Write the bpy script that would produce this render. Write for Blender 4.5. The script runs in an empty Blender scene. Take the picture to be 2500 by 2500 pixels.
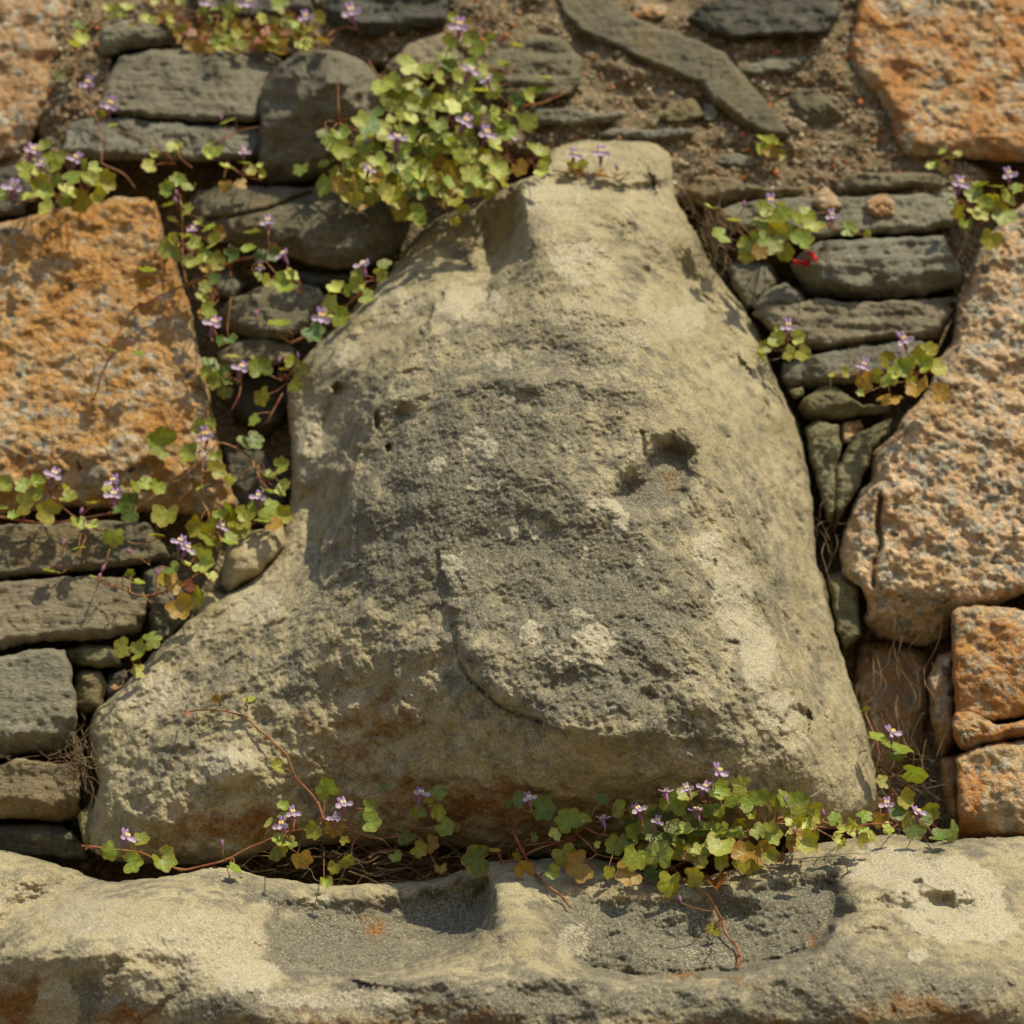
import bpy, math, random
import numpy as np
from mathutils import Vector, Matrix

random.seed(7)
RNG = np.random.RandomState(7)
S = bpy.context.scene
COL = S.collection

# ------------------------------------------------------------------ camera, light, exposure
PITCH = math.radians(28)
DIST = 2.6
AIM = np.array([0.0, 0.0, 2.85])
LENS, SENSOR = 93.6, 36.0
FWD = np.array([0.0, math.cos(PITCH), math.sin(PITCH)])
UPV = np.array([0.0, -math.sin(PITCH), math.cos(PITCH)])
CAMP = AIM - DIST * FWD
cam_d = bpy.data.cameras.new('camera')
cam = bpy.data.objects.new('camera', cam_d)
COL.objects.link(cam)
cam.location = CAMP
cam.rotation_euler = (math.pi / 2 + PITCH, 0, 0)
cam_d.lens = LENS
cam_d.sensor_width = SENSOR
cam_d.clip_start = 0.05
cam_d.clip_end = 500
cam_d.dof.use_dof = True
cam_d.dof.focus_distance = 2.24
cam_d.dof.aperture_fstop = 5.6
S.camera = cam

SUN_EL, SUN_AZ = math.radians(48), math.radians(33)      # azimuth: to the right of straight out of the wall
SUN = np.array([math.cos(SUN_EL) * math.sin(SUN_AZ), -math.cos(SUN_EL) * math.cos(SUN_AZ), math.sin(SUN_EL)])
w = bpy.data.worlds.new('World')
S.world = w
w.use_nodes = True
nt = w.node_tree
nt.nodes.clear()
sky = nt.nodes.new('ShaderNodeTexSky')
sky.sky_type = 'NISHITA'
sky.sun_disc = False
sky.sun_elevation = SUN_EL
sky.sun_rotation = math.atan2(SUN[0], SUN[1])
bg = nt.nodes.new('ShaderNodeBackground')
bg.inputs['Strength'].default_value = 0.10
wo = nt.nodes.new('ShaderNodeOutputWorld')
nt.links.new(sky.outputs[0], bg.inputs[0])
nt.links.new(bg.outputs[0], wo.inputs[0])
sd = bpy.data.lights.new('sun', 'SUN')
sd.energy = 3.7
sd.angle = math.radians(0.8)
sd.color = (1.0, 0.885, 0.62)
so = bpy.data.objects.new('sun', sd)
COL.objects.link(so)
so.rotation_euler = Vector(SUN).to_track_quat('Z', 'Y').to_euler()
so.location = (2, -3, 6)
S.view_settings.view_transform = 'Standard'
S.view_settings.look = 'None'
S.view_settings.gamma = 1
S.view_settings.use_curve_mapping = False
S.view_settings.exposure = 0.3
S.cycles.max_bounces = 6

# ------------------------------------------------------------------ geometry helpers
RIGHT = np.array([1.0, 0, 0])
K = SENSOR / LENS / 2500.0
def P(px, py, h):
    """point seen at photo position (px, py), lying h metres in front of the wall plane y = 0"""
    px = np.asarray(px, float); py = np.asarray(py, float); h = np.asarray(h, float)
    d = FWD + ((px - 1250) * K)[..., None] * RIGHT - ((py - 1250) * K)[..., None] * UPV
    t = (-h - CAMP[1]) / d[..., 1]
    return CAMP + d * t[..., None]
PXM = 1.0 / 2500.0                       # metres per photo pixel near the wall

_perm = RNG.permutation(256)
_perm = np.concatenate([_perm, _perm])
_g = RNG.normal(size=(256, 3)); _g /= np.linalg.norm(_g, axis=1)[:, None]
def noise(p):
    p = np.asarray(p, float)
    i = np.floor(p).astype(int); f = p - i; i &= 255
    u = f * f * f * (f * (f * 6 - 15) + 10)
    out = 0
    for a in (0, 1):
        wx = u[:, 0] if a else 1 - u[:, 0]
        pa = _perm[(i[:, 0] + a) & 255]
        for b in (0, 1):
            wy = u[:, 1] if b else 1 - u[:, 1]
            pb = _perm[(pa + i[:, 1] + b) & 255]
            for c in (0, 1):
                wz = u[:, 2] if c else 1 - u[:, 2]
                g = _g[_perm[(pb + i[:, 2] + c) & 255]]
                out = out + wx * wy * wz * (g[:, 0] * (f[:, 0] - a) + g[:, 1] * (f[:, 1] - b) + g[:, 2] * (f[:, 2] - c))
    return out * 1.6
def fbm(p, oct=5, gain=.5, ridged=False):
    s = 0; a = 1.0; q = np.asarray(p, float)
    for k in range(oct):
        n = noise(q + 17.3 * k)
        s = s + a * ((1 - 2 * np.abs(n)) if ridged else n)
        a *= gain; q = q * 2.03
    return s
def sm(x, a, b):
    t = np.clip((x - a) / (b - a), 0, 1)
    return t * t * (3 - 2 * t)

def seg_dist(pts, line, closed=False):
    """distance, signed side and nearest point to a polyline"""
    line = np.asarray(line, float)
    a = line; b = np.roll(line, -1, 0)
    if not closed: a, b = line[:-1], line[1:]
    best = np.full(len(pts), 1e18); side = np.zeros(len(pts)); near = np.zeros((len(pts), 2)); idx = np.zeros(len(pts), int)
    for k in range(len(a)):
        ab = b[k] - a[k]; L = ab @ ab + 1e-12
        ap = pts - a[k]
        t = np.clip((ap @ ab) / L, 0, 1)
        q = a[k] + t[:, None] * ab
        d = ((pts - q) ** 2).sum(1)
        m = d < best
        best[m] = d[m]; near[m] = q[m]; idx[m] = k
        side[m] = np.sign(ab[0] * ap[m, 1] - ab[1] * ap[m, 0])
    return np.sqrt(best), side, near, idx
def inside(pts, poly):
    x, y = pts[:, 0], pts[:, 1]; r = np.zeros(len(pts), bool)
    n = len(poly)
    for k in range(n):
        x1, y1 = poly[k]; x2, y2 = poly[(k + 1) % n]
        if y1 == y2: continue
        c = ((y1 > y) != (y2 > y)) & (x < (x2 - x1) * (y - y1) / (y2 - y1) + x1)
        r ^= c
    return r
def rough_outline(poly, spacing=9, amp=3.0, cut=0.22, seed=0.0):
    p = np.asarray(poly, float)
    q = []
    n = len(p)
    for k in range(n):                       # cut the corners once
        a, b = p[k], p[(k + 1) % n]
        L = np.linalg.norm(b - a) + 1e-9; ct = min(cut, 11.0 * cut / .2 / L)
        q += [a * (1 - ct) + b * ct, a * ct + b * (1 - ct)]
    p = np.array(q); out = []
    for k in range(len(p)):
        a, b = p[k], p[(k + 1) % len(p)]
        m = max(1, int(np.linalg.norm(b - a) / spacing))
        for j in range(m): out.append(a + (b - a) * j / m)
    out = np.array(out)
    z = np.full(len(out), seed)
    n3 = np.column_stack([out / 38.0, z])
    off = np.column_stack([fbm(n3, 3, .6), fbm(n3 + 50, 3, .6)]) * amp
    return out + off

HG = 5
HX0, HY0 = -500, -500
HB = np.full((720, 720), -0.06)
def write_h(px, py, h):
    i = ((py - HY0) / HG).astype(int); j = ((px - HX0) / HG).astype(int)
    m = (i >= 0) & (j >= 0) & (i < 719) & (j < 719)
    for di in (0, 1):
        for dj in (0, 1):
            np.maximum.at(HB, (i[m] + di, j[m] + dj), h[m])
def surf(px, py):
    i = int((py - HY0) / HG); j = int((px - HX0) / HG)
    return float(HB[min(max(i, 0), 719), min(max(j, 0), 719)])

def mesh_np(name, co, quads=None, tris=None, mat=None, smooth=True):
    me = bpy.data.meshes.new(name)
    loops = []; starts = []; n = 0
    if quads is not None and len(quads):
        loops.append(np.asarray(quads).ravel()); starts.append(np.arange(len(quads)) * 4); n = len(quads) * 4
    if tris is not None and len(tris):
        loops.append(np.asarray(tris).ravel()); starts.append(n + np.arange(len(tris)) * 3)
    loops = np.concatenate(loops).astype(np.int32); starts = np.concatenate(starts).astype(np.int32)
    me.vertices.add(len(co)); me.vertices.foreach_set('co', np.asarray(co, np.float32).ravel())
    me.loops.add(len(loops)); me.loops.foreach_set('vertex_index', loops)
    me.polygons.add(len(starts)); me.polygons.foreach_set('loop_start', starts)
    me.update(calc_edges=True); me.validate()
    if smooth: me.polygons.foreach_set('use_smooth', np.ones(len(me.polygons), bool))
    if mat: me.materials.append(mat)
    return me
def link(me, name, parent=None, label=None, cat=None, group=None, kind=None):
    o = bpy.data.objects.new(name, me); COL.objects.link(o)
    if parent: o.parent = parent
    for k, v in (('label', label), ('category', cat), ('group', group), ('kind', kind)):
        if v: o[k] = v
    return o
def empty(name, loc, label, cat, group=None):
    o = link(None, name, None, label, cat, group); o.location = loc
    o.empty_display_size = .02
    return o
def set_attr(me, name, rgba):
    a = me.color_attributes.new(name, 'FLOAT_COLOR', 'POINT')
    a.data.foreach_set('color', np.asarray(rgba, np.float32).ravel())

def relief(outline, step, hfun, back=0.09, afun=None, shrink=.05):
    """a stone: its face gridded inside an outline, its sides running back into the wall"""
    x0, y0 = outline.min(0) - step; x1, y1 = outline.max(0) + step
    xs = np.arange(x0, x1 + step, step); ys = np.arange(y0, y1 + step, step)
    X, Y = np.meshgrid(xs, ys); nx = len(xs); ny = len(ys)
    cc = np.column_stack([(X[:-1, :-1] + step / 2).ravel(), (Y[:-1, :-1] + step / 2).ravel()])
    keep = inside(cc, outline).reshape(ny - 1, nx - 1)
    I, J = np.nonzero(keep)
    q = np.column_stack([I * nx + J, (I + 1) * nx + J, (I + 1) * nx + J + 1, I * nx + J + 1])
    used = np.unique(q); remap = np.full(nx * ny, -1); remap[used] = np.arange(len(used))
    q = remap[q]
    pts = np.column_stack([X.ravel()[used], Y.ravel()[used]])
    e = np.concatenate([q[:, [0, 1]], q[:, [1, 2]], q[:, [2, 3]], q[:, [3, 0]]])
    key = np.sort(e, 1); code = key[:, 0].astype(np.int64) * len(pts) + key[:, 1]
    u, inv, cnt = np.unique(code, return_inverse=True, return_counts=True)
    be = e[cnt[inv] == 1]
    bv = np.unique(be)
    d, _, near, _ = seg_dist(pts[bv], outline, True)
    pts[bv] = near
    dist, _, _, idx = seg_dist(pts, outline[::3] if len(pts) > 6000 else outline, True)
    h = hfun(pts, dist)
    write_h(pts[:, 0], pts[:, 1], h)
    co = [P(pts[:, 0], pts[:, 1], h)]
    c = pts.mean(0)
    n0 = len(pts); prev = np.full(n0, -1); prev[bv] = bv
    quads = [q[:, ::1]]; base = n0
    for dd, s in ((.006, shrink * .15), (.02, shrink * .5), (back, shrink)):
        pp = pts[bv] + (c - pts[bv]) * s
        co.append(P(pp[:, 0], pp[:, 1], h[bv] - dd))
        cur = np.full(n0, -1); cur[bv] = base + np.arange(len(bv)); base += len(bv)
        quads.append(np.column_stack([be[:, 1], be[:, 0]] if False else [prev[be[:, 1]], prev[be[:, 0]], cur[be[:, 0]], cur[be[:, 1]]]))
        prev = cur
    att = None
    if afun is not None:
        a = afun(pts, dist)
        att = np.concatenate([a, a[bv], a[bv], a[bv]])
    return np.concatenate(co), np.concatenate(quads), att

def tps(ctrl):
    c = np.array(ctrl, float); p = c[:, :2] / 1000; v = c[:, 2] / 100
    def phi(r2): return r2 * np.log(r2 + 1e-9)
    A = phi(((p[:, None] - p[None]) ** 2).sum(2)) + np.eye(len(p)) * 2e-3
    B = np.column_stack([np.ones(len(p)), p])
    M = np.block([[A, B], [B.T, np.zeros((3, 3))]])
    sol = np.linalg.solve(M, np.concatenate([v, np.zeros(3)]))
    def f(pts):
        out = np.zeros(len(pts)); q = pts / 1000
        for s in range(0, len(q), 40000):
            r = phi(((q[s:s + 40000, None] - p[None]) ** 2).sum(2))
            out[s:s + 40000] = r @ sol[:len(p)] + sol[len(p)] + q[s:s + 40000] @ sol[-2:]
        return out
    return f
def blob(pts, cx, cy, rx, ry, ang=0, hard=0.0):
    a = math.radians(ang); dx = pts[:, 0] - cx; dy = pts[:, 1] - cy
    u = (dx * math.cos(a) + dy * math.sin(a)) / rx; v = (-dx * math.sin(a) + dy * math.cos(a)) / ry
    r = np.sqrt(u * u + v * v)
    return (1 - sm(r, hard, 1.0)) if hard > 0 else np.exp(-r * r * 1.2)
def stepf(pts, line, amp, width, fall):
    d, s, _, _ = seg_dist(pts, line)
    return amp * np.clip(d * s / width, -1, 1) * .5 * np.exp(-(d / fall) ** 2)
def groove(pts, line, width, depth):
    d, _, _, _ = seg_dist(pts, line)
    return -depth * np.exp(-(d / width) ** 2)

# ------------------------------------------------------------------ materials
def new_mat(name):
    m = bpy.data.materials.new(name); m.use_nodes = True
    n = m.node_tree; n.nodes.clear()
    out = n.nodes.new('ShaderNodeOutputMaterial'); b = n.nodes.new('ShaderNodeBsdfPrincipled')
    n.links.new(b.outputs[0], out.inputs[0])
    b.inputs['Roughness'].default_value = .85
    b.inputs['Specular IOR Level'].default_value = .25
    return m, n, b
class G:
    """small node-graph helper"""
    def __init__(s, n):
        s.n = n; s.L = n.links
        geo = n.nodes.new('ShaderNodeNewGeometry'); s.pos = geo.outputs['Position']
        s.oi = n.nodes.new('ShaderNodeObjectInfo')
    def vec(s, scale=(1, 1, 1), rnd=0.0):
        m = s.n.nodes.new('ShaderNodeMapping'); m.inputs['Scale'].default_value = scale
        s.L.new(s.pos, m.inputs[0])
        if rnd:
            a = s.n.nodes.new('ShaderNodeVectorMath'); a.operation = 'ADD'
            b = s.n.nodes.new('ShaderNodeMath'); b.operation = 'MULTIPLY'; b.inputs[1].default_value = rnd
            s.L.new(s.oi.outputs['Random'], b.inputs[0]); s.L.new(m.outputs[0], a.inputs[0]); s.L.new(b.outputs[0], a.inputs[1])
            return a.outputs[0]
        return m.outputs[0]
    def noise(s, vec, scale, detail=5, rough=.55, dist=0, col=False):
        t = s.n.nodes.new('ShaderNodeTexNoise'); s.L.new(vec, t.inputs['Vector'])
        t.inputs['Scale'].default_value = scale; t.inputs['Detail'].default_value = detail
        t.inputs['Roughness'].default_value = rough; t.inputs['Distortion'].default_value = dist
        return t.outputs['Color' if col else 'Fac']
    def vor(s, vec, scale, feature='F1', out='Color', rand=1):
        t = s.n.nodes.new('ShaderNodeTexVoronoi'); t.feature = feature; s.L.new(vec, t.inputs['Vector'])
        t.inputs['Scale'].default_value = scale; t.inputs['Randomness'].default_value = rand
        return t.outputs[out]
    def ramp(s, fac, stops, interp='LINEAR'):
        r = s.n.nodes.new('ShaderNodeValToRGB'); r.color_ramp.interpolation = interp
        e = r.color_ramp.elements
        while len(e) < len(stops): e.new(.5)
        for k, (p, c) in enumerate(stops):
            e[k].position = p
            e[k].color = (c, c, c, 1) if not isinstance(c, tuple) else (*c, 1)
        s.L.new(fac, r.inputs[0]); return r.outputs[0]
    def mix(s, fac, a, b, mode='MIX'):
        m = s.n.nodes.new('ShaderNodeMix'); m.data_type = 'RGBA'; m.blend_type = mode
        for sock, v in ((m.inputs['Factor'], fac), (m.inputs['A'], a), (m.inputs['B'], b)):
            if isinstance(v, (int, float)): sock.default_value = v if sock.type == 'VALUE' else (v, v, v, 1)
            elif isinstance(v, tuple): sock.default_value = (*v, 1)
            else: s.L.new(v, sock)
        return m.outputs['Result']
    def math(s, op, a, b=0.0, clamp=False):
        m = s.n.nodes.new('ShaderNodeMath'); m.operation = op; m.use_clamp = clamp
        for k, v in ((0, a), (1, b)):
            if isinstance(v, (int, float)): m.inputs[k].default_value = v
            else: s.L.new(v, m.inputs[k])
        return m.outputs[0]
    def bump(s, h, dist, strength=1.0, normal=None):
        b = s.n.nodes.new('ShaderNodeBump'); b.inputs['Distance'].default_value = dist; b.inputs['Strength'].default_value = strength
        s.L.new(h, b.inputs['Height'])
        if normal: s.L.new(normal, b.inputs['Normal'])
        return b.outputs[0]
    def attr(s, name):
        a = s.n.nodes.new('ShaderNodeAttribute'); a.attribute_name = name
        sp = s.n.nodes.new('ShaderNodeSeparateColor'); s.L.new(a.outputs['Color'], sp.inputs[0])
        return a.outputs['Color'], sp.outputs[0], sp.outputs[1], sp.outputs[2], a.outputs['Alpha']

def mat_limestone():
    m, n, b = new_mat('weathered_limestone'); g = G(n)
    v = g.vec()
    _, gr, pale, rust_shade, al = g.attr('stain')
    n1 = g.noise(v, 14, 6, .6); n2 = g.noise(v, 60, 5, .65, .4); n3 = g.noise(v, 380, 3, .6); n4 = g.noise(v, 900, 2, .6)
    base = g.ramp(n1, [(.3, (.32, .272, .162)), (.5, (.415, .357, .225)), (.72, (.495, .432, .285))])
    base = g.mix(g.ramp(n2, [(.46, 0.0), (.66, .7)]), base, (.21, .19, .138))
    # grey crust of lichen, with the eye socket's painted shade, broken up by fine noise
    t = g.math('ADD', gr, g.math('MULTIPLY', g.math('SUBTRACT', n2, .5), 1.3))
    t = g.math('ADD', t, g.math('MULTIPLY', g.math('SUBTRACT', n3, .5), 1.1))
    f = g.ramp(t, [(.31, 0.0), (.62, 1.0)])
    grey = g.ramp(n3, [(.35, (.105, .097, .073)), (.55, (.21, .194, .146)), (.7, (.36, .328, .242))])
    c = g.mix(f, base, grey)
    t2 = g.math('ADD', rust_shade, g.math('MULTIPLY', g.math('SUBTRACT', n2, .5), 1.2))
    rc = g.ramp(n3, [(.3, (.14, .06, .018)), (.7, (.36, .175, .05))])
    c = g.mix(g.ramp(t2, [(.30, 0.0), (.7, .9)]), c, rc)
    t3 = g.math('ADD', pale, g.math('MULTIPLY', g.math('SUBTRACT', n2, .5), .7))
    t3 = g.math('ADD', t3, g.math('MULTIPLY', g.math('SUBTRACT', n3, .5), .5))
    pc = g.ramp(n3, [(.3, (.38, .335, .235)), (.7, (.58, .53, .40))])
    c = g.mix(g.ramp(t3, [(.33, 0.0), (.56, .85)]), c, pc)
    c = g.mix(.8, c, g.ramp(n4, [(.3, .38), (.52, .95), (.72, 1.5)]), 'MULTIPLY')
    n.links.new(c, b.inputs['Base Color'])
    hh = g.math('ADD', g.math('MULTIPLY', n3, .9), g.math('MULTIPLY', n4, .45))
    hh = g.math('ADD', hh, g.math('MULTIPLY', n2, 2.2))
    n.links.new(g.bump(hh, .0017, 1), b.inputs['Normal'])
    b.inputs['Roughness'].default_value = .92
    b.inputs['Specular IOR Level'].default_value = .15
    return m
def mat_granite(name, lichen, pink, orange=(.50, .20, .045)):
    m, n, b = new_mat(name); g = G(n)
    v = g.vec((1, 1, 1), 7.0)
    w = n.nodes.new('ShaderNodeVectorMath'); w.operation = 'ADD'
    ns = n.nodes.new('ShaderNodeVectorMath'); ns.operation = 'SCALE'; ns.inputs['Scale'].default_value = .006
    n.links.new(g.noise(v, 130, 3, .6, 0, True), ns.inputs[0]); n.links.new(v, w.inputs[0]); n.links.new(ns.outputs[0], w.inputs[1])
    cell = g.vor(w.outputs[0], 118); sep = n.nodes.new('ShaderNodeSeparateColor'); n.links.new(cell, sep.inputs[0])
    cell2 = g.vor(w.outputs[0], 260); sep2 = n.nodes.new('ShaderNodeSeparateColor'); n.links.new(cell2, sep2.inputs[0])
    c = g.ramp(sep.outputs[0], [(0, (.11, .095, .075)), (.03, (.33, .30, .235)), (.2, (.50, .455, .36)), (.38, pink), (.8, (pink[0] * 1.15, pink[1] * 1.25, pink[2] * 1.4))], 'CONSTANT')
    c = g.mix(g.ramp(sep2.outputs[0], [(.86, 0.0), (.88, .5)]), c, (.26, .22, .17))
    n2 = g.noise(v, 22, 5, .6); n3 = g.noise(v, 150, 4, .65, .5); n4 = g.noise(v, 600, 3, .6)
    t = g.math('ADD', g.math('MULTIPLY', n2, .75), g.math('MULTIPLY', n3, .75))
    f = g.ramp(t, [(.86 - lichen * .45, 0.0), (1.02 - lichen * .45, .92)])
    lc = g.ramp(n3, [(.3, (orange[0] * .5, orange[1] * .45, orange[2] * .6)), (.5, orange), (.72, (orange[0] * 1.1, orange[1] * 1.5, orange[2] * 2.6))])
    c = g.mix(f, c, lc)
    c = g.mix(.5, c, g.ramp(n4, [(.3, .45), (.6, 1.0), (.75, 1.3)]), 'MULTIPLY')
    n.links.new(c, b.inputs['Base Color'])
    hh = g.math('ADD', g.math('MULTIPLY', n3, 2.2), g.math('MULTIPLY', g.vor(w.outputs[0], 118, out='Distance'), -1.1))
    hh = g.math('ADD', hh, g.math('MULTIPLY', n4, .4))
    n.links.new(g.bump(hh, .0030, 1), b.inputs['Normal'])
    n.links.new(g.ramp(sep.outputs[1], [(0, .9), (.93, .8), (.96, .3)]), b.inputs['Roughness'])
    b.inputs['Specular IOR Level'].default_value = .35
    return m
def mat_slate(name, c1, c2, c3, stain=(.16, .10, .045), stain_amt=.3, lay=1.0):
    m, n, b = new_mat(name); g = G(n)
    v = g.vec((1, 1, 1), 5.0); vl = g.vec((1, 1, 5.5), 5.0)
    n1 = g.noise(v, 12, 5, .6, .5); n2 = g.noise(vl, 40, 5, .65, .6); n3 = g.noise(v, 420, 3, .6); n4 = g.noise(vl, 150, 4, .6, .3)
    c = g.ramp(g.mix(.5, n1, n2), [(.38, c1), (.5, c2), (.64, c3)])
    c = g.mix(g.ramp(n1, [(.68 - stain_amt * .35, 0.0), (.82 - stain_amt * .35, .6)]), c, stain)
    c = g.mix(g.ramp(g.noise(v, 48, 4, .6), [(.62, 0.0), (.7, .5)]), c, (.34, .33, .25))
    c = g.mix(.6, c, g.ramp(n3, [(.3, .5), (.55, 1.0), (.75, 1.45)]), 'MULTIPLY')
    c = g.mix(1.0, c, g.ramp(g.oi.outputs['Random'], [(0, (1.12, 1.0, .82)), (.35, (.84, .86, .82)), (.65, (1.08, 1.08, .96)), (1, (.95, .98, 1.0))]), 'MULTIPLY')
    n.links.new(c, b.inputs['Base Color'])
    hh = g.math('ADD', g.math('MULTIPLY', n2, 2.0 * lay), g.math('MULTIPLY', n4, 1.3 * lay))
    hh = g.math('ADD', hh, g.math('MULTIPLY', n3, .5))
    n.links.new(g.bump(hh, .0024, 1), b.inputs['Normal'])
    b.inputs['Roughness'].default_value = .62
    b.inputs['Specular IOR Level'].default_value = .4
    return m
def mat_mortar():
    m, n, b = new_mat('lime_mortar'); g = G(n)
    v = g.vec()
    n1 = g.noise(v, 16, 5, .6); n3 = g.noise(v, 300, 3, .65)
    cell = g.vor(v, 260); sep = n.nodes.new('ShaderNodeSeparateColor'); n.links.new(cell, sep.inputs[0])
    c = g.ramp(n1, [(.35, (.20, .155, .09)), (.5, (.30, .24, .145)), (.68, (.38, .31, .19))])
    c = g.mix(.55, c, g.ramp(sep.outputs[0], [(0, (.05, .04, .03)), (.2, (.16, .12, .07)), (.5, (.28, .21, .12)), (.75, (.36, .15, .06)), (.85, (.34, .3, .22)), (.95, (.5, .45, .35))], 'CONSTANT'))
    c = g.mix(.5, c, g.ramp(n3, [(.3, .5), (.7, 1.3)]), 'MULTIPLY')
    n.links.new(c, b.inputs['Base Color'])
    hh = g.math('ADD', g.math('MULTIPLY', g.vor(v, 260, out='Distance'), -1.0), n3)
    n.links.new(g.bump(hh, .004, 1), b.inputs['Normal'])
    return m
def mat_attr(name, attr, rough=.8, var=.25, scale=400):
    m, n, b = new_mat(name); g = G(n)
    col, *_ = g.attr(attr)
    c = g.mix(var * 2, col, g.ramp(g.noise(g.vec(), scale, 3, .6), [(.3, .5), (.7, 1.4)]), 'MULTIPLY')
    n.links.new(c, b.inputs['Base Color']); b.inputs['Roughness'].default_value = rough
    return m

M_LIME = mat_limestone()
M_GR_ORANGE = mat_granite('orange_lichened_granite', .42, (.52, .36, .19), (.50, .225, .045))
M_GR_PINK = mat_granite('pink_granite', .24, (.64, .43, .25), (.56, .34, .14))
M_GR_RED = mat_granite('rusty_lichened_granite', .44, (.56, .40, .22), (.50, .20, .04))
M_GR_TAN = mat_granite('tan_granite', .38, (.48, .30, .16), (.46, .24, .08))
M_SLATE = mat_slate('grey_slate', (.14, .131, .105), (.235, .22, .175), (.35, .325, .255), stain_amt=.12)
M_SLATE_BR = mat_slate('brown_slate', (.14, .122, .08), (.225, .198, .135), (.33, .29, .20), (.21, .125, .04), .5)
M_SLATE_DK = mat_slate('dark_slate', (.06, .055, .044), (.10, .094, .075), (.15, .14, .11), stain_amt=.2)
M_FIELD = mat_slate('grey_fieldstone', (.11, .10, .074), (.155, .143, .11), (.21, .19, .15), stain_amt=.3, lay=.3)
M_LICHEN = mat_slate('lichened_schist', (.13, .12, .07), (.23, .21, .12), (.34, .31, .18), (.15, .11, .04), .4)
M_CREAM = mat_slate('cream_sandstone', (.30, .24, .14), (.42, .34, .20), (.50, .42, .27), (.28, .18, .07), .35, .3)
M_MORTAR = mat_mortar()

# ------------------------------------------------------------------ ground far below the wall, mostly for its bounced light
def build_ground():
    m, n, b = new_mat('dry_path_earth'); g = G(n)
    c = g.ramp(g.noise(g.vec(), 3, 8, .6), [(.35, (.16, .12, .07)), (.65, (.30, .24, .15))])
    n.links.new(c, b.inputs['Base Color']); n.links.new(g.bump(g.noise(g.vec(), 25, 6, .6), .03), b.inputs['Normal'])
    xs = np.concatenate([np.linspace(-60, -4, 15), np.linspace(-3.8, 3.8, 60), np.linspace(4, 60, 15)])
    ys = np.concatenate([np.linspace(-80, -6, 15), np.linspace(-5.8, 1.2, 60)])
    X, Y = np.meshgrid(xs, ys); p = np.column_stack([X.ravel(), Y.ravel(), np.zeros(X.size)])
    p[:, 2] = fbm(p * .8, 4) * .04
    nx = len(xs); I, J = np.meshgrid(np.arange(len(ys) - 1), np.arange(nx - 1), indexing='ij'); I = I.ravel(); J = J.ravel()
    q = np.column_stack([I * nx + J, I * nx + J + 1, (I + 1) * nx + J + 1, (I + 1) * nx + J])
    link(mesh_np('ground', p, q, mat=m), 'ground', kind='structure')
build_ground()

# ------------------------------------------------------------------ the wall
wall = empty('stone_wall', (0, 0.12, 0.0), 'rough rubble wall of orange granite blocks, grey slate slabs and gritty mortar', 'wall')
wall.location = (0, 0, 0)

MORTAR_C = [(1300, 40, 200, 120, .95), (1480, 230, 200, 110, .95), (2080, 300, 140, 140, .95), (2230, 430, 200, 60, .9), (1700, 430, 160, 50, .8), (1800, 260, 480, 270, 1.0), (1350, 150, 330, 260, .95), (1950, 60, 300, 160, 1.0), (2100, 400, 260, 90, .9), (1900, 440, 200, 60, .8),
            (170, 180, 120, 260, .85), (60, 420, 110, 60, .7), (900, 60, 400, 120, .7), (2060, 490, 200, 40, .8), (400, 60, 260, 80, .5), (1560, 330, 260, 80, .9)]
def mortar_h(p):
    f = np.zeros(len(p))
    for cx, cy, rx, ry, a in MORTAR_C: f = np.maximum(f, a * (1 - sm(np.sqrt(((p[:, 0] - cx) / rx) ** 2 + ((p[:, 1] - cy) / ry) ** 2), .75, 1.12)))
    w3 = P(p[:, 0], p[:, 1], np.zeros(len(p)))
    f2 = sm(f, .1, .85)
    return -.060 + f2 * .071 + (fbm(w3 * 22, 5, .55) * .010 + fbm(w3 * 160, 3, .6) * .0028) * (.4 + .6 * f2), f2
def build_mortar():
    a = np.arange(-60, 2561, 7.0)
    out1 = np.linspace(-1600, -70, 40); out2 = np.linspace(2570, 4100, 40)
    xs = np.concatenate([out1, a, out2]); ys = np.concatenate([out1, a, out2])
    X, Y = np.meshgrid(xs, ys); p = np.column_stack([X.ravel(), Y.ravel()])
    h, f = mortar_h(p)
    m = (p[:, 0] > -60) & (p[:, 0] < 2560) & (p[:, 1] > -60) & (p[:, 1] < 2560)
    write_h(p[m, 0], p[m, 1], h[m])
    nx = len(xs); I, J = np.meshgrid(np.arange(len(ys) - 1), np.arange(nx - 1), indexing='ij'); I = I.ravel(); J = J.ravel()
    q = np.column_stack([I * nx + J, (I + 1) * nx + J, (I + 1) * nx + J + 1, I * nx + J + 1])
    link(mesh_np('mortar', P(p[:, 0], p[:, 1], h), q, mat=M_MORTAR), 'mortar', wall)
build_mortar()

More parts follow.
